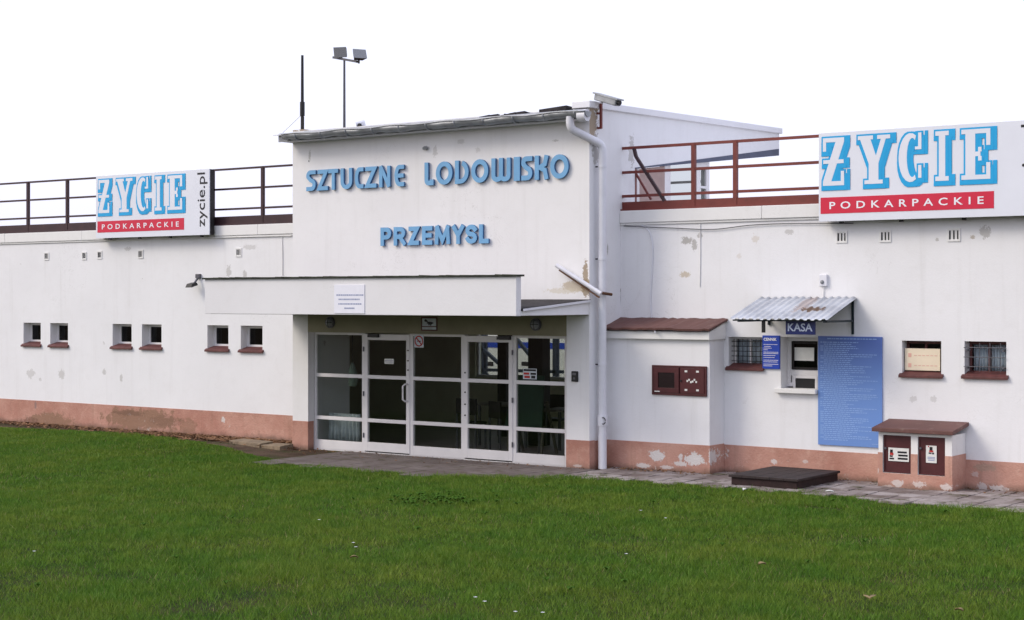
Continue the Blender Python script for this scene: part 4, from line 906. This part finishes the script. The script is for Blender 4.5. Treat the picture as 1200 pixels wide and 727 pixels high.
# sensor above the awning
x_,z_=P(966,330,YW); o=thing('motion_sensor','small white sensor box with blue front high on the wall above the awning','sensor',(x_,YW,z_))
m=MB(); m.box(x_-.06,x_+.06,YW-.05,YW-.001,z_-.07,z_+.10); m.build('box',M_pvc,o,bevel=.01); m=MB(); m.dome((x_-.01,YW-.051,z_-.01),.03,.025); m.build('lens',M_lamp,o); m=MB(); m.tube([(x_,YW-.02,z_-.07),(x_-.02,YW-.01,z_-.3)],.008,6); m.build('cable',M_white,o)
# nozzle lamp high on tower front, small stub
x_,z_=P(500,173.5,YT); o=thing('wall_stub','small corroded metal stub sticking out high on the tower front','pipe stub',(x_,YT,z_)); m=MB(); m.tube([(x_,YT,z_),(x_-.005,YT-.05,z_-.005),(x_,YT-.07,z_-.015)],.03,8); m.build('stub',M_gutter,o)
# security camera on its red bracket
xk=XR+.05; yk,zk=PX(703,121,xk)
o=thing('security_camera','white security camera on a red bracket at the tower roof corner','security camera',(xk,yk,zk))
zlo_=PX(703,151,xk)[1]; ztp=PX(703,122,xk)[1]
m=MB(); m.bar((xk+.02,yk,zlo_),(xk+.02,yk,ztp),.035); m.bar((xk+.02,yk,ztp),(xk+.05,yk-.02,ztp+.02),.03); m.bar((xk-.04,yk,zlo_+.01),(xk+.02,yk,zlo_+.01),.03); m.bar((XR-.1,yk,PX(703,133,xk)[1]),(xk+.02,yk,PX(703,133,xk)[1]),.03); m.build('bracket',M_redrail,o)
ca=np.array([P(699.5,113.5,yk-.1)[0],yk-.1,P(699.5,113.5,yk-.1)[1]]); cb=np.array([P(724.5,120.5,yk-.18)[0],yk-.18,P(724.5,120.5,yk-.18)[1]])
m=MB(); m.bar(ca,cb,.13,.11); m.build('housing',M_gutter,o,bevel=.015)
m=MB(); d=(cb-ca); m.bar(ca+d*-.03+np.array([0,0,.05]),ca+d*1.10+np.array([0,0,.05]),.16,.02); m.build('sunshield',M_gutter,o)
m=MB(); m.tube([cb-d*.02,cb+d*.08],.04,12); m.build('lens',M_black,o); m=MB(); m.bar((xk+.04,yk-.03,ztp+.01),tuple((ca+cb)/2-np.array([.1,0,.04])),.025); m.build('mount',M_pvc,o)
# small camera on the tower roof
x_,z_=P(424,147,YT+.1); zr=zrl+.02; o=thing('roof_camera','small pale camera on a stub at the tower eave left of centre','camera',(x_,YT+.1,zr))
m=MB(); m.tube([(x_,YT+.1,zr-.02),(x_,YT+.1,z_+.03)],.02,8); m.bar((x_-.14,YT+.1,zr+.03),(x_,YT+.1,zr+.06),.03); m.build('stub',M_greymetal,o); m=MB(); m.tube([(x_-.06,YT+.02,z_+.01),(x_+.05,YT+.12,z_+.05)],.055,12); m.build('housing',M_panel,o); m=MB(); m.box(x_-.02,x_+.04,YT+.0,YT+.05,z_-.03,z_+.02); m.build('lens',M_black,o)
# antenna pole
ym=22.2; x_,ztopp=P(354.3,65,ym); zr=roofz(ym); o=thing('antenna_pole','slim dark pole standing on the left end of the tower roof','pole',(x_,ym,zr))
m=MB(); m.tube([(x_,ym,zr-.05),(x_,ym,ztopp)],[.034,.024],8); m.build('mast',M_dark,o); zmid_=P(354,128,ym)[1]; m=MB(); m.tube([(x_,ym,zmid_-.13),(x_,ym,zmid_+.13)],.045,8); m.tube([(x_+.02,ym,zr),(x_+.05,ym-.03,zmid_-.15)],.02,6); m.build('clamp',M_dark,o); m=MB(); m.tube([(x_-.01,ym,zmid_-.1),(x_-.5,ym,zr+.15)],.006,5); m.tube([(x_,ym,zmid_-.1),(x_+.05,ym-.02,zr+.1)],.01,5); m.build('cable',M_pvc,o)
# floodlight mast beyond the building
ym=52.0; x_,zh=P(403.5,70,ym); o=thing('floodlight_mast','tall thin mast with two grey floodlights behind the tower roof','floodlight',(x_,ym,0))
m=MB(); m.tube([(x_,ym,0),(x_,ym,zh)],[.10,.045],10); m.build('mast',M_greymetal,o)
a=P(390.5,67.5,ym); b=P(418.5,72.5,ym); m=MB(); m.bar((a[0],ym,a[1]),(b[0],ym,b[1]),.10); m.build('crossbar',M_greymetal,o)
def flood(px,py,tx,ty):
    x,z=P(px,py,ym); L=MB(); Yf=ym-.25; c=np.array([x,ym,z]); w,h,d=.29,.22,.15
    ax=np.array([math.cos(tx),math.sin(tx),0]); dz=np.array([0,0,1.0]); dn=np.array([-math.sin(tx)*math.cos(ty),math.cos(tx)*math.cos(ty),-math.sin(ty)])*-1; up=np.cross(ax,-dn)
    f=[c+dn*d+ax*w*i+up*h*j for i,j in ((-1,-1),(1,-1),(1,1),(-1,1))]; bk=[c-dn*d+ax*w*.65*i+up*h*.65*j for i,j in ((-1,-1),(1,-1),(1,1),(-1,1))]
    L.add(bk+f,[(0,1,2,3),(7,6,5,4),(0,4,5,1),(1,5,6,2),(2,6,7,3),(3,7,4,0)]); h_=L.build('floodlight',M_greymetal,o,bevel=.02)
    L=MB(); L.add([p+dn*.012 for p in f],[(3,2,1,0)]); L.build('lamp_glass',M_lamp,h_)
    L=MB(); L.bar(c-np.array([0,0,h*.9]),c+np.array([0,0,-h*1.5]),.06); L.build('yoke',M_dark,h_)
flood(400.2,61,R(20),R(-15)); flood(420.5,65.5,R(60),R(25))
# pale tube propped across the tower corner
a=P(652,311,YT-.12); b=P(703,344.5,YT-.05)
o=thing('loose_tube','dirty white tube propped diagonally from the downpipe across the tower corner','tube',(b[0],YT-.05,b[1])); m=MB(); m.tube([(a[0],YT-.12,a[1]),(b[0],YT-.02,b[1])],.034,10); m.build('tube',M_pvc,o); m=MB(); m.tube([(b[0]-.05,YT-.02,b[1]+.02),(b[0]+.04,YT+.22,b[1]-.01)],.022,8); m.build('end_clamp',M_rust,o)
m=MB(); m.bar((a[0]+.05,YT-.115,a[1]-.075),(b[0]-.03,YT-.02,b[1]-.055),.03,.02); m.build('lower_strip',M_rust,o)
# meter cabinet set in the annex wall
r=rect(765,427.8,828.8,465,YB); o=thing('meter_cabinet','maroon two door meter cabinet with faded stickers set in the white annex wall','cabinet',((r[0]+r[1])/2,YB,r[2]))
m=MB(); frame(m,r[0],r[1],r[2],r[3],YB-.03,YB-.001,.03); m.box(r[0]+.03,r[1]-.03,YB-.012,YB-.001,r[2]+.03,r[3]-.03); m.build('cabinet_frame',M_meter,o,bevel=.003)
xm=P(797.5,445,YB)[0]
m=MB(); frame(m,r[0]+.034,xm-.012,r[2]+.034,r[3]-.034,YB-.034,YB-.0125,.075); d1=m.build('door',M_meter,o,bevel=.003); m=MB(); m.box(r[0]+.108,xm-.086,YB-.022,YB-.015,r[2]+.108,r[3]-.108); m.build('inset',M_meterin,d1); m=MB(); m.box(r[0]+.05,r[0]+.14,YB-.037,YB-.0345,r[2]+.045,r[2]+.06); m.build('sticker',M_paper,d1)
m=MB(); m.box(xm+.012,r[1]-.034,YB-.034,YB-.0125,r[2]+.034,r[3]-.034); d2=m.build('door',M_meter,o,bevel=.003)
m=MB()
for u in (.25,.68):
    for v in (.2,.82): x=xm+(r[1]-xm)*u; z=r[2]+(r[3]-r[2])*v; m.box(x-.022,x+.022,YB-.037,YB-.0345,z-.014,z+.014)
x=xm+(r[1]-xm)*.45; z=(r[2]+r[3])/2
for i in range(6): xx=x-.08+.03*i; zz_=z+.02*math.sin(i*2); m.box(xx,xx+.026,YB-.037-.0004*i,YB-.0345,zz_-.015,zz_+.014)
m.build('sticker',M_paper,d2); m=MB(); m.tube([(xm+.03,YB-.05,z),(xm+.03,YB-.03,z)],.014,8); m.build('knob',M_dark,d2)
# utility cabinet by the wall
Yk=20.98; kx0=P(1029.5,540,Yk)[0]; kx1=P(1115.5,540,Yk)[0]; kt=P(1072,508.5,Yk)[1]
o=thing('utility_cabinet','low white masonry cabinet with two maroon doors and a brown slab top','cabinet',((kx0+kx1)/2,(Yk+YW)/2,0))
dz0=P(1075,556.5,Yk)[1]; dzt=P(1075,507,Yk)[1]-.0; d0=(P(1034.5,520,Yk)[0],P(1067.5,520,Yk)[0]); d1=(P(1075.5,520,Yk)[0],P(1107.5,520,Yk)[0])
dzt=kt-.035
m=MB(); m.wall(kx0,kx1,-.02,kt,Yk,Yk+.12,[(d0[0],d0[1],dz0,dzt),(d1[0],d1[1],dz0,dzt)]); m.box(kx0,kx0+.1,Yk+.12,YW-.01,-.02,kt); m.box(kx1-.1,kx1,Yk+.12,YW-.01,-.02,kt); m.build('body',M_white,o)
zpk=np.mean([P(1072,532.5,Yk)[1]]); m=MB()
m.wall(kx0-.007,kx1+.007,-.05,zpk,Yk-.007,Yk-.0005,[(d0[0],d0[1],dz0,zpk+1),(d1[0],d1[1],dz0,zpk+1)] if False else []) if False else None
for a,b,c,d in ((kx0-.007,d0[0],-.05,zpk),(d0[0],d0[1],-.05,dz0),(d0[1],d1[0],-.05,zpk),(d1[0],d1[1],-.05,dz0),(d1[1],kx1+.007,-.05,zpk)): m.box(a,b,Yk-.007,Yk-.0005,c,d)
m.box(kx1+.0005,kx1+.007,Yk-.0005,YW-.01,-.05,zpk); m.build('plinth',M_plinth,o)
m=MB(); zf_=P(1066,503.5,Yk-.12)[1]; zb_=P(1075,492,YW)[1]
m.hexa([(kx0-.06,Yk-.10,zf_-.055),(kx1+.05,Yk-.10,zf_-.055),(kx1+.05,YW-.01,zb_-.055),(kx0-.06,YW-.01,zb_-.055)],[(kx0-.06,Yk-.10,zf_),(kx1+.05,Yk-.10,zf_),(kx1+.05,YW-.01,zb_),(kx0-.06,YW-.01,zb_)]); m.build('slab_top',M_redcap,o,bevel=.008)
for i,(q,lab) in enumerate(((d0,None),(d1,None))):
    m=MB(); m.box(q[0]+.006,q[1]-.006,Yk+.03,Yk+.05,dz0+.006,dzt-.006); frame(m,q[0]+.006,q[1]-.006,dz0+.006,dzt-.006,Yk+.022,Yk+.029,.02); dd=m.build('door',M_meter,o)
    m=MB(); x=q[0]+.035; z=P(1038 if i==0 else 1078,525.5,Yk)[1]; m.tube([(x,Yk+.0,z),(x,Yk+.03,z)],.016,8); m.build('knob',M_greymetal,dd)
    r=rect(1041.5,524.5,1065.5,541.5,Yk+.03) if i==0 else rect(1085.5,522,1098,543,Yk+.03)
    m=MB(); m.box(r[0],r[1],Yk+.017,Yk+.0215,r[2],r[3]); st=m.build('warning_sticker',M_paper,dd); w=r[1]-r[0]; h=r[3]-r[2]
    m=MB(); yy_=Yk+.0155
    if i==0:
        for u,v,uu,vv,mi in ((.08,.62,.22,.86,0),(.07,.44,.25,.62,1),(.06,.30,.22,.42,0),(.05,.12,.28,.24,0),(.45,.62,.9,.76,0),(.48,.38,.94,.52,0),(.46,.14,.94,.28,0)):
            m.box(r[0]+w*u,r[0]+w*uu,yy_,yy_+.001,r[2]+h*v,r[2]+h*vv,mi)
    else:
        for u,v,uu,vv,mi in ((.34,.72,.62,.92,0),(.30,.62,.70,.72,1),(.26,.52,.52,.60,0),(.58,.50,.76,.60,0),(.15,.30,.85,.35,2),(.15,.22,.85,.27,2),(.2,.13,.8,.18,2),(.2,.9,.3,.98,1)):
            m.box(r[0]+w*u,r[0]+w*uu,yy_,yy_+.001,r[2]+h*v,r[2]+h*vv,mi)
    m.build('sticker_print',[M_blk,M_redpr,M_greypr],st)
# low timber hatch
hx0,hy0=PG(853.5,571.5); hx1,_=PG(935,577.5); hz=.20; hy0=19.95
hx0=PX(0,0,-1)[0]*0+P(853.5,572,hy0)[0]; hx1=P(935,577,hy0)[0]; hz=P(895,559.5,hy0)[1]; hyb=21.3
o=thing('ground_hatch','low dark brown timber covered hatch box on the pavers before the barred window','hatch',((hx0+hx1)/2,(hy0+hyb)/2,0))
m=MB(); m.box(hx0+.03,hx1-.03,hy0+.03,hyb,-.02,hz-.03); m.build('curb',M_hatchs,o,bevel=.006)
m=MB(); k=5
for i in range(k): a=hx0+(hx1-hx0)*i/k; b=hx0+(hx1-hx0)*(i+1)/k; e=random.uniform(0,.006); m.box(a+.002,b-.002,hy0,hyb+.02,hz-.03,hz+e)
m.build('lid',M_hatch,o,bevel=.004)
# board and loose cables
r=rect(1060.3,408.3,1101.5,435,YW+.06); o=wall_board('window_board','cream printed board propped inside the third window from the right end',r,M_cream,YW+.06,.015,'notice')
o['label']='cream printed board blocking the window above the utility cabinet'
m=MB(); w=r[1]-r[0]; h=r[3]-r[2]
for v in (.22,.68):
    m.box(r[0]+w*.10,r[0]+w*.19,YW+.0575,YW+.0595,r[2]+h*(v-.08),r[2]+h*(v+.10),0)
    for i in range(6): m.box(r[0]+w*(.27+.115*i),r[0]+w*(.35+.115*i),YW+.0575,YW+.0595,r[2]+h*(v-.01),r[2]+h*(v+.02),1)
m.build('faded_print',[M_pinkp,M_curt if False else M_pinkp],o)
def cable(label,pts,r,mat): 
    m=MB(); m.tube(pts,r,7); o=m.build('cable',mat); return tag(o,label,'cable')
def spl(pix,Y,n=8):
    q=[np.array([P(a,b,Y)[0],Y,P(a,b,Y)[1]]) for a,b in pix]; out=[]
    for i in range(len(q)-1):
        p0,p1,p2,p3=q[max(i-1,0)],q[i],q[i+1],q[min(i+2,len(q)-1)]
        for t in np.linspace(0,1,n,endpoint=False): out.append(tuple(.5*((2*p1)+(-p0+p2)*t+(2*p0-5*p1+4*p2-p3)*t*t+(-p0+3*p1-3*p2+p3)*t**3)))
    out.append(tuple(q[-1])); return out
cable('white cable drooping down the right wing wall to the annex cap',spl([(752,264),(761,272),(765,290),(764,320),(762.5,350),(763.5,375)],YW-.012)+[(P(768,393,YB-.16)[0],YB-.16,P(768,390,YB-.16)[1])],.012,M_pvc)
cable('thin grey cable sagging below the right wing eaves',spl([(731,265),(790,267.5),(835,269),(880,264),(930,262),(1000,262)],YW-.03),.007,M_greymetal)
cable('thin pale cable strung below the left wing eaves',spl([(0,285),(90,282),(200,280.5),(280,278),(341,276.5)],YW-.03),.006,M_white)
cable('thin vertical conduit on the left wing wall beside the tower',spl([(330.5,278),(331,300),(331,323)],YW-.01),.009,M_white)
cable('thin vertical conduit on the right wing wall below the eaves',spl([(820.5,262),(820.5,300),(820,336)],YW-.01),.008,M_white)

# ------------------------------------------------------------------ litter, leaves, broken slabs
def leaf(px,py,L,label,mat,name='dry_leaf',cat='leaf',lift=.05,grp=None):
    x,y=PG(px,py,lift); a=random.uniform(0,6.28); m=MB(); vs=[];fs=[]; n=6
    for i in range(n+1):
        t=i/n; w=L*.42*math.sin(math.pi*min(1,t*.92+.06)); c=np.array([x+math.cos(a)*L*(t-.5),y+math.sin(a)*L*(t-.5),lift+.012*math.sin(t*3.1)])
        s_=np.array([-math.sin(a),math.cos(a),0]); vs+=[c-s_*w+np.array([0,0,.012]),c,c+s_*w+np.array([0,0,.016])]
        if i: k=3*i; fs+=[(k-3,k,k+1,k-2),(k-2,k+1,k+2,k-1)]
    m.add(vs,fs,0,True); o=m.build(name,mat); sd=o.modifiers.new('thick','SOLIDIFY'); sd.thickness=.002
    return tag(o,label,cat,grp)
leaf(1019,701,.13,'large pale dry leaf lying on the lawn near the right foreground',M_leaf,lift=.09)
leaf(1124,716,.07,'small pale dry leaf on the lawn at the bottom right',M_leaf,lift=.07)
leaf(415,654,.08,'brown dry leaf on the lawn in the middle foreground',M_leaf,lift=.07)
leaf(893,662,.08,'tiny brown dry leaf on the lawn below the dark hatch',M_leaf,lift=.07)
leaf(873,574.5,.08,'crumpled white paper scrap at the front left corner of the hatch',M_paper,'paper_scrap','litter',.06)
leaf(972,577,.11,'crumpled white paper scrap on the pavers right of the hatch',M_paper,'paper_scrap','litter',.07)
for px0,py0,px1,py1,lab in ((268,519.5,304,525,'long broken concrete slab among dead leaves left of the entrance'),(306,525,328,528,'short broken concrete slab against the entrance pier'),):
    a=PG(px0,py0); b=PG(px1,py1); m=MB(); d=np.array(b)-np.array(a); nrm=np.array([-d[1],d[0]])/np.linalg.norm(d)*.3
    q=[a,b,tuple(np.array(b)+nrm*.9),tuple(np.array(a)+nrm)]; m.hexa([(x,y,-.02) for x,y in q],[(q[0][0],q[0][1],.05),(q[1][0],q[1][1],.07),(q[2][0],q[2][1],.10),(q[3][0],q[3][1],.07)])
    tag(m.build('broken_slab',plain('slab_concrete',(.50,.44,.36),.9,var=.3,scale=8,bump=.5),bevel=.01),lab,'slab')
# dead leaves and straw along the wall foot
m=MB(); q=random.Random(5)
def scatter(n,x0,x1,yf,spread,L):
    for i in range(n):
        x=q.uniform(x0,x1); y=yf(x)-abs(q.gauss(0,spread)); a=q.uniform(0,6.28); l=q.uniform(.3,1)*L; w=l*q.uniform(.12,.5); z=q.uniform(.008,.035)
        c,s_=math.cos(a),math.sin(a); zz_=[z+q.uniform(-.01,.02) for _ in range(4)]
        m.add([(x-c*l/2,y-s_*l/2,zz_[0]),(x+s_*w/2,y-c*w/2,zz_[1]),(x+c*l/2,y+s_*l/2,zz_[2]),(x-s_*w/2,y+c*w/2,zz_[3])],[(0,1,2,3)])
scatter(2600,-31,XL,lambda x:YW-.02,.28,.12); scatter(1800,-23.5,XL+.2,lambda x:YW-.1,.30,.16); scatter(500,XL,XR,lambda x:YT-.02,.25,.05); scatter(700,XR+.1,-4,lambda x:YW-.02,.18,.06); scatter(250,XR+.1,-11.4,lambda x:YB-.02,.12,.08)
tag(m.build('leaf_litter',M_litter),'dead leaves and straw strewn along the foot of the walls','leaf litter',kind='stuff')
# broad-leaved weeds in the lawn
m=MB()
for i in range(95):
    if i<70: x,y=PG(q.gauss(505,28),q.gauss(589,3.5))
    else: x,y=PG(q.uniform(20,1180),q.uniform(560,700))
    a=q.uniform(0,6.28)
    for j in range(5):
        b=a+j*1.26; l=q.uniform(.035,.07); w=l*.30; c,s_=math.cos(b),math.sin(b); z=.045
        m.add([(x,y,z),(x+c*l*.5+s_*w,y+s_*l*.5-c*w,z+.035),(x+c*l,y+s_*l,z+.02),(x+c*l*.5-s_*w,y+s_*l*.5+c*w,z+.035)],[(0,1,2,3)])
tag(m.build('lawn_weeds',M_weed),'flat broad leaved weeds scattered through the lawn','weeds',kind='stuff')
m=MB()
for px,py in ((751,299+300),(20*2,647),(374,610),(557,701),(414,637),(417,642),(734,650),(604,718),(636,719),(568,706),(780,608)):
    x,y=PG(px,py,.07)
    for j in range(6): b=j*1.047; m.add([(x,y,.075),(x+.014*math.cos(b-.35),y+.014*math.sin(b-.35),.08),(x+.02*math.cos(b),y+.02*math.sin(b),.08),(x+.014*math.cos(b+.35),y+.014*math.sin(b+.35),.08)],[(0,1,2,3)])
tag(m.build('daisies',M_text),'tiny white daisies dotted in the lawn','daisies',kind='stuff')

# ------------------------------------------------------------------ inside the lobby and behind the building
def table(x,y,label):
    o=thing('lobby_table',label,'table',(x,y,0)); m=MB(); m.box(x-.55,x+.55,y-.35,y+.35,.72,.75); m.build('tabletop',M_wood,o,bevel=.005)
    for i in (-1,1):
        for j in (-1,1): m=MB(); m.box(x+i*.5-.02,x+i*.5+.02,y+j*.3-.02,y+j*.3+.02,.012,.72); m.build('leg',M_greymetal,o)
def chair(x,y,rz,label):
    o=thing('lobby_chair',label,'chair',(x,y,0),'chairs in the lobby'); c,s_=math.cos(rz),math.sin(rz)
    def bx(n,a,b,d,e,z0,z1,mat):
        m=MB(); f=lambda u,v:(x+c*u-s_*v,y+s_*u+c*v); pts=[f(a,d),f(b,d),f(b,e),f(a,e)]
        m.hexa([(p[0],p[1],z0) for p in pts],[(p[0],p[1],z1) for p in pts]); m.build(n,mat,o)
    bx('seat',-.2,.2,-.2,.2,.43,.47,M_chair); bx('backrest',-.2,.2,.17,.2,.6,.88,M_chair)
    for i in (-1,1): bx('leg',i*.18-.015,i*.18+.015,-.19,-.16,.012,.43,M_greymetal); bx('leg',i*.18-.015,i*.18+.015,.17,.2,.012,.62,M_greymetal)
table(-16.6,23.2,'grey table in the lobby behind the middle glazing'); table(-14.9,22.6,'grey table in the lobby behind the right entrance door')
chair(-16.9,22.4,3.3,'dark chair in front of the lobby table behind the middle glazing'); chair(-15.9,22.0,2.7,'dark chair nearest the glass by the right entrance door'); chair(-16.2,23.9,.2,'dark chair behind the lobby table of the middle glazing')
x_,_=P(622,475,21.9); m=MB(); m.hexa([(x_-.55,21.9,.45),(x_+.22,21.9,.45),(x_+.22,21.94,.45),(x_-.55,21.94,.45)],[(x_-.45,22.1,1.32),(x_+.12,22.1,1.32),(x_+.12,22.14,1.32),(x_-.45,22.14,1.32)]); gb=thing('leaning_board','dark green board on trestle legs behind the rightmost glazing','board',(x_,21.9,0)); m.build('board',M_green,gb)
m=MB()
for xx in (x_-.5,x_+.18): m.bar((xx,21.95,.012),(xx,22.0,.5),.04); m.bar((xx,22.4,.012),(xx,22.1,.9),.04)
m.build('trestle',M_wood,gb)
x0_=gx(374); x1_=gx(410); m=MB(); vs=[];fs=[]
for i in range(41):
    x=x0_+(x1_-x0_)*i/40; y=YG+.25+.03*math.sin(i*1.3); vs+=[(x,y,.15),(x,y,.62)]
    if i: fs.append((2*i-2,2*i,2*i+1,2*i-1))
m.add(vs,fs,0,True); o=m.build('lobby_curtain',M_curt); sd=o.modifiers.new('t','SOLIDIFY'); sd.thickness=.004; tag(o,'short pale curtain behind the low left pane of the entrance','curtain')
x_,_=P(413,430,YG+.4); z0_=P(413,452,YG+.4)[1]; z1_=P(413,424,YG+.4)[1]
m=MB(); m.tube([(x_,YG+.4,z0_),(x_+.02,YG+.4,z0_+.1),(x_,YG+.4,z1_-.12),(x_,YG+.4,z1_-.02)],[.07,.085,.06,.02],10); o=thing('hanging_cloth','pale green cloth hanging behind the middle left pane of the entrance','cloth',(x_,YG+.4,z0_)); m.build('cloth',plain('pale_green_cloth',(.55,.62,.58),.9,var=.2,scale=25),o); m=MB(); m.tube([(x_,YG+.4,z1_-.03),(x_,YG+.4,2.55)],.006,5); m.build('cord',M_dark,o)
# rink wall and steel stair beyond the lobby window
YR=33.0; xa=P(440,400,YR)[0]; xb=P(760,400,YR)[0]
o=thing('rink_wall','white rink wall with blue band seen through the lobby window','wall',((xa+xb)/2,YR,0)); m=MB(); m.box(xa,xb,YR,YR+.25,0,3.0); m.build('panel',M_white,o)
a=P(600,408,YR)[1]; b=P(600,401,YR)[1]; m=MB(); m.box(xa,xb,YR-.01,YR-.001,a,b); m.build('blue_band',M_blue,o)
for px in (574,615,690,520): r=rect(px-4,424,px+4,429,YR-.01); m=MB(); m.box(r[0],r[1],YR-.01,YR-.001,r[2],r[3]); m.build('dark_opening',M_dark,o)
YS=29.5; o=thing('steel_stair','blue grey steel stair frame behind the lobby window','stair',(P(585,420,YS)[0],YS,0)); m=MB()
for (a,b),(c,d) in (((550,395),(600,440)),((548,420),(585,452)),((606,398),(640,440)),((545,433),(660,436)),((545,441),(660,444)),((566,388),(564,470)),((650,390),(650,470))):
    p=P(a,b,YS); e=P(c,d,YS); m.bar((p[0],YS,max(p[1],0)),(e[0],YS,max(e[1],0)),.07)
m.build('stringer',M_stair,o)
m=MB()
for px in (548,566,650,664): x=P(px,440,YS)[0]; m.box(x-.04,x+.04,YS+.05,YS+.13,0,2.4)
m.build('post',M_stair,o)

# ------------------------------------------------------------------ light
w=bpy.data.worlds.new('World'); S.world=w; w.use_nodes=True; nt=w.node_tree; nt.nodes.clear()
SUN_EL,SUN_DIR=R(38),Vector((.62,.66,0)).normalized()     # direction the light travels on the plan
out=nt.nodes.new('ShaderNodeOutputWorld'); add=nt.nodes.new('ShaderNodeAddShader'); b1=nt.nodes.new('ShaderNodeBackground'); b2=nt.nodes.new('ShaderNodeBackground')
sky=nt.nodes.new('ShaderNodeTexSky'); sky.sky_type='NISHITA'; sky.sun_disc=False; sky.sun_elevation=SUN_EL
to_sun=-SUN_DIR; sky.sun_rotation=math.atan2(to_sun.x,to_sun.y)
sky.air_density=1.5; sky.dust_density=4
nt.links.new(sky.outputs[0],b1.inputs[0]); b1.inputs[1].default_value=.05
b2.inputs[0].default_value=(.97,.985,1.22,1); b2.inputs[1].default_value=.92        # white cloud deck
nt.links.new(b1.outputs[0],add.inputs[0]); nt.links.new(b2.outputs[0],add.inputs[1]); nt.links.new(add.outputs[0],out.inputs[0])
L=bpy.data.lights.new('sun','SUN'); L.energy=1.5; L.angle=R(22); L.color=(1,.93,.80); lo=bpy.data.objects.new('sun',L); COL.objects.link(lo)
d=Vector((SUN_DIR.x*math.cos(SUN_EL),SUN_DIR.y*math.cos(SUN_EL),-math.sin(SUN_EL))); lo.rotation_euler=d.to_track_quat('-Z','Y').to_euler(); lo.location=(-30,0,30)
# ------------------------------------------------------------------ camera
cam=bpy.data.cameras.new('camera'); co=bpy.data.objects.new('camera',cam); COL.objects.link(co); S.camera=co
co.location=(0,0,EYE); co.rotation_euler=(R(90),0,TH); cam.sensor_width=36; cam.lens=36*F_PX/1200; cam.shift_y=-13.5/1200; cam.clip_end=2000
S.view_settings.view_transform='Standard'; S.view_settings.look='None'; S.view_settings.exposure=0.0; S.view_settings.gamma=1
S.render.resolution_x=1024; S.render.resolution_y=620
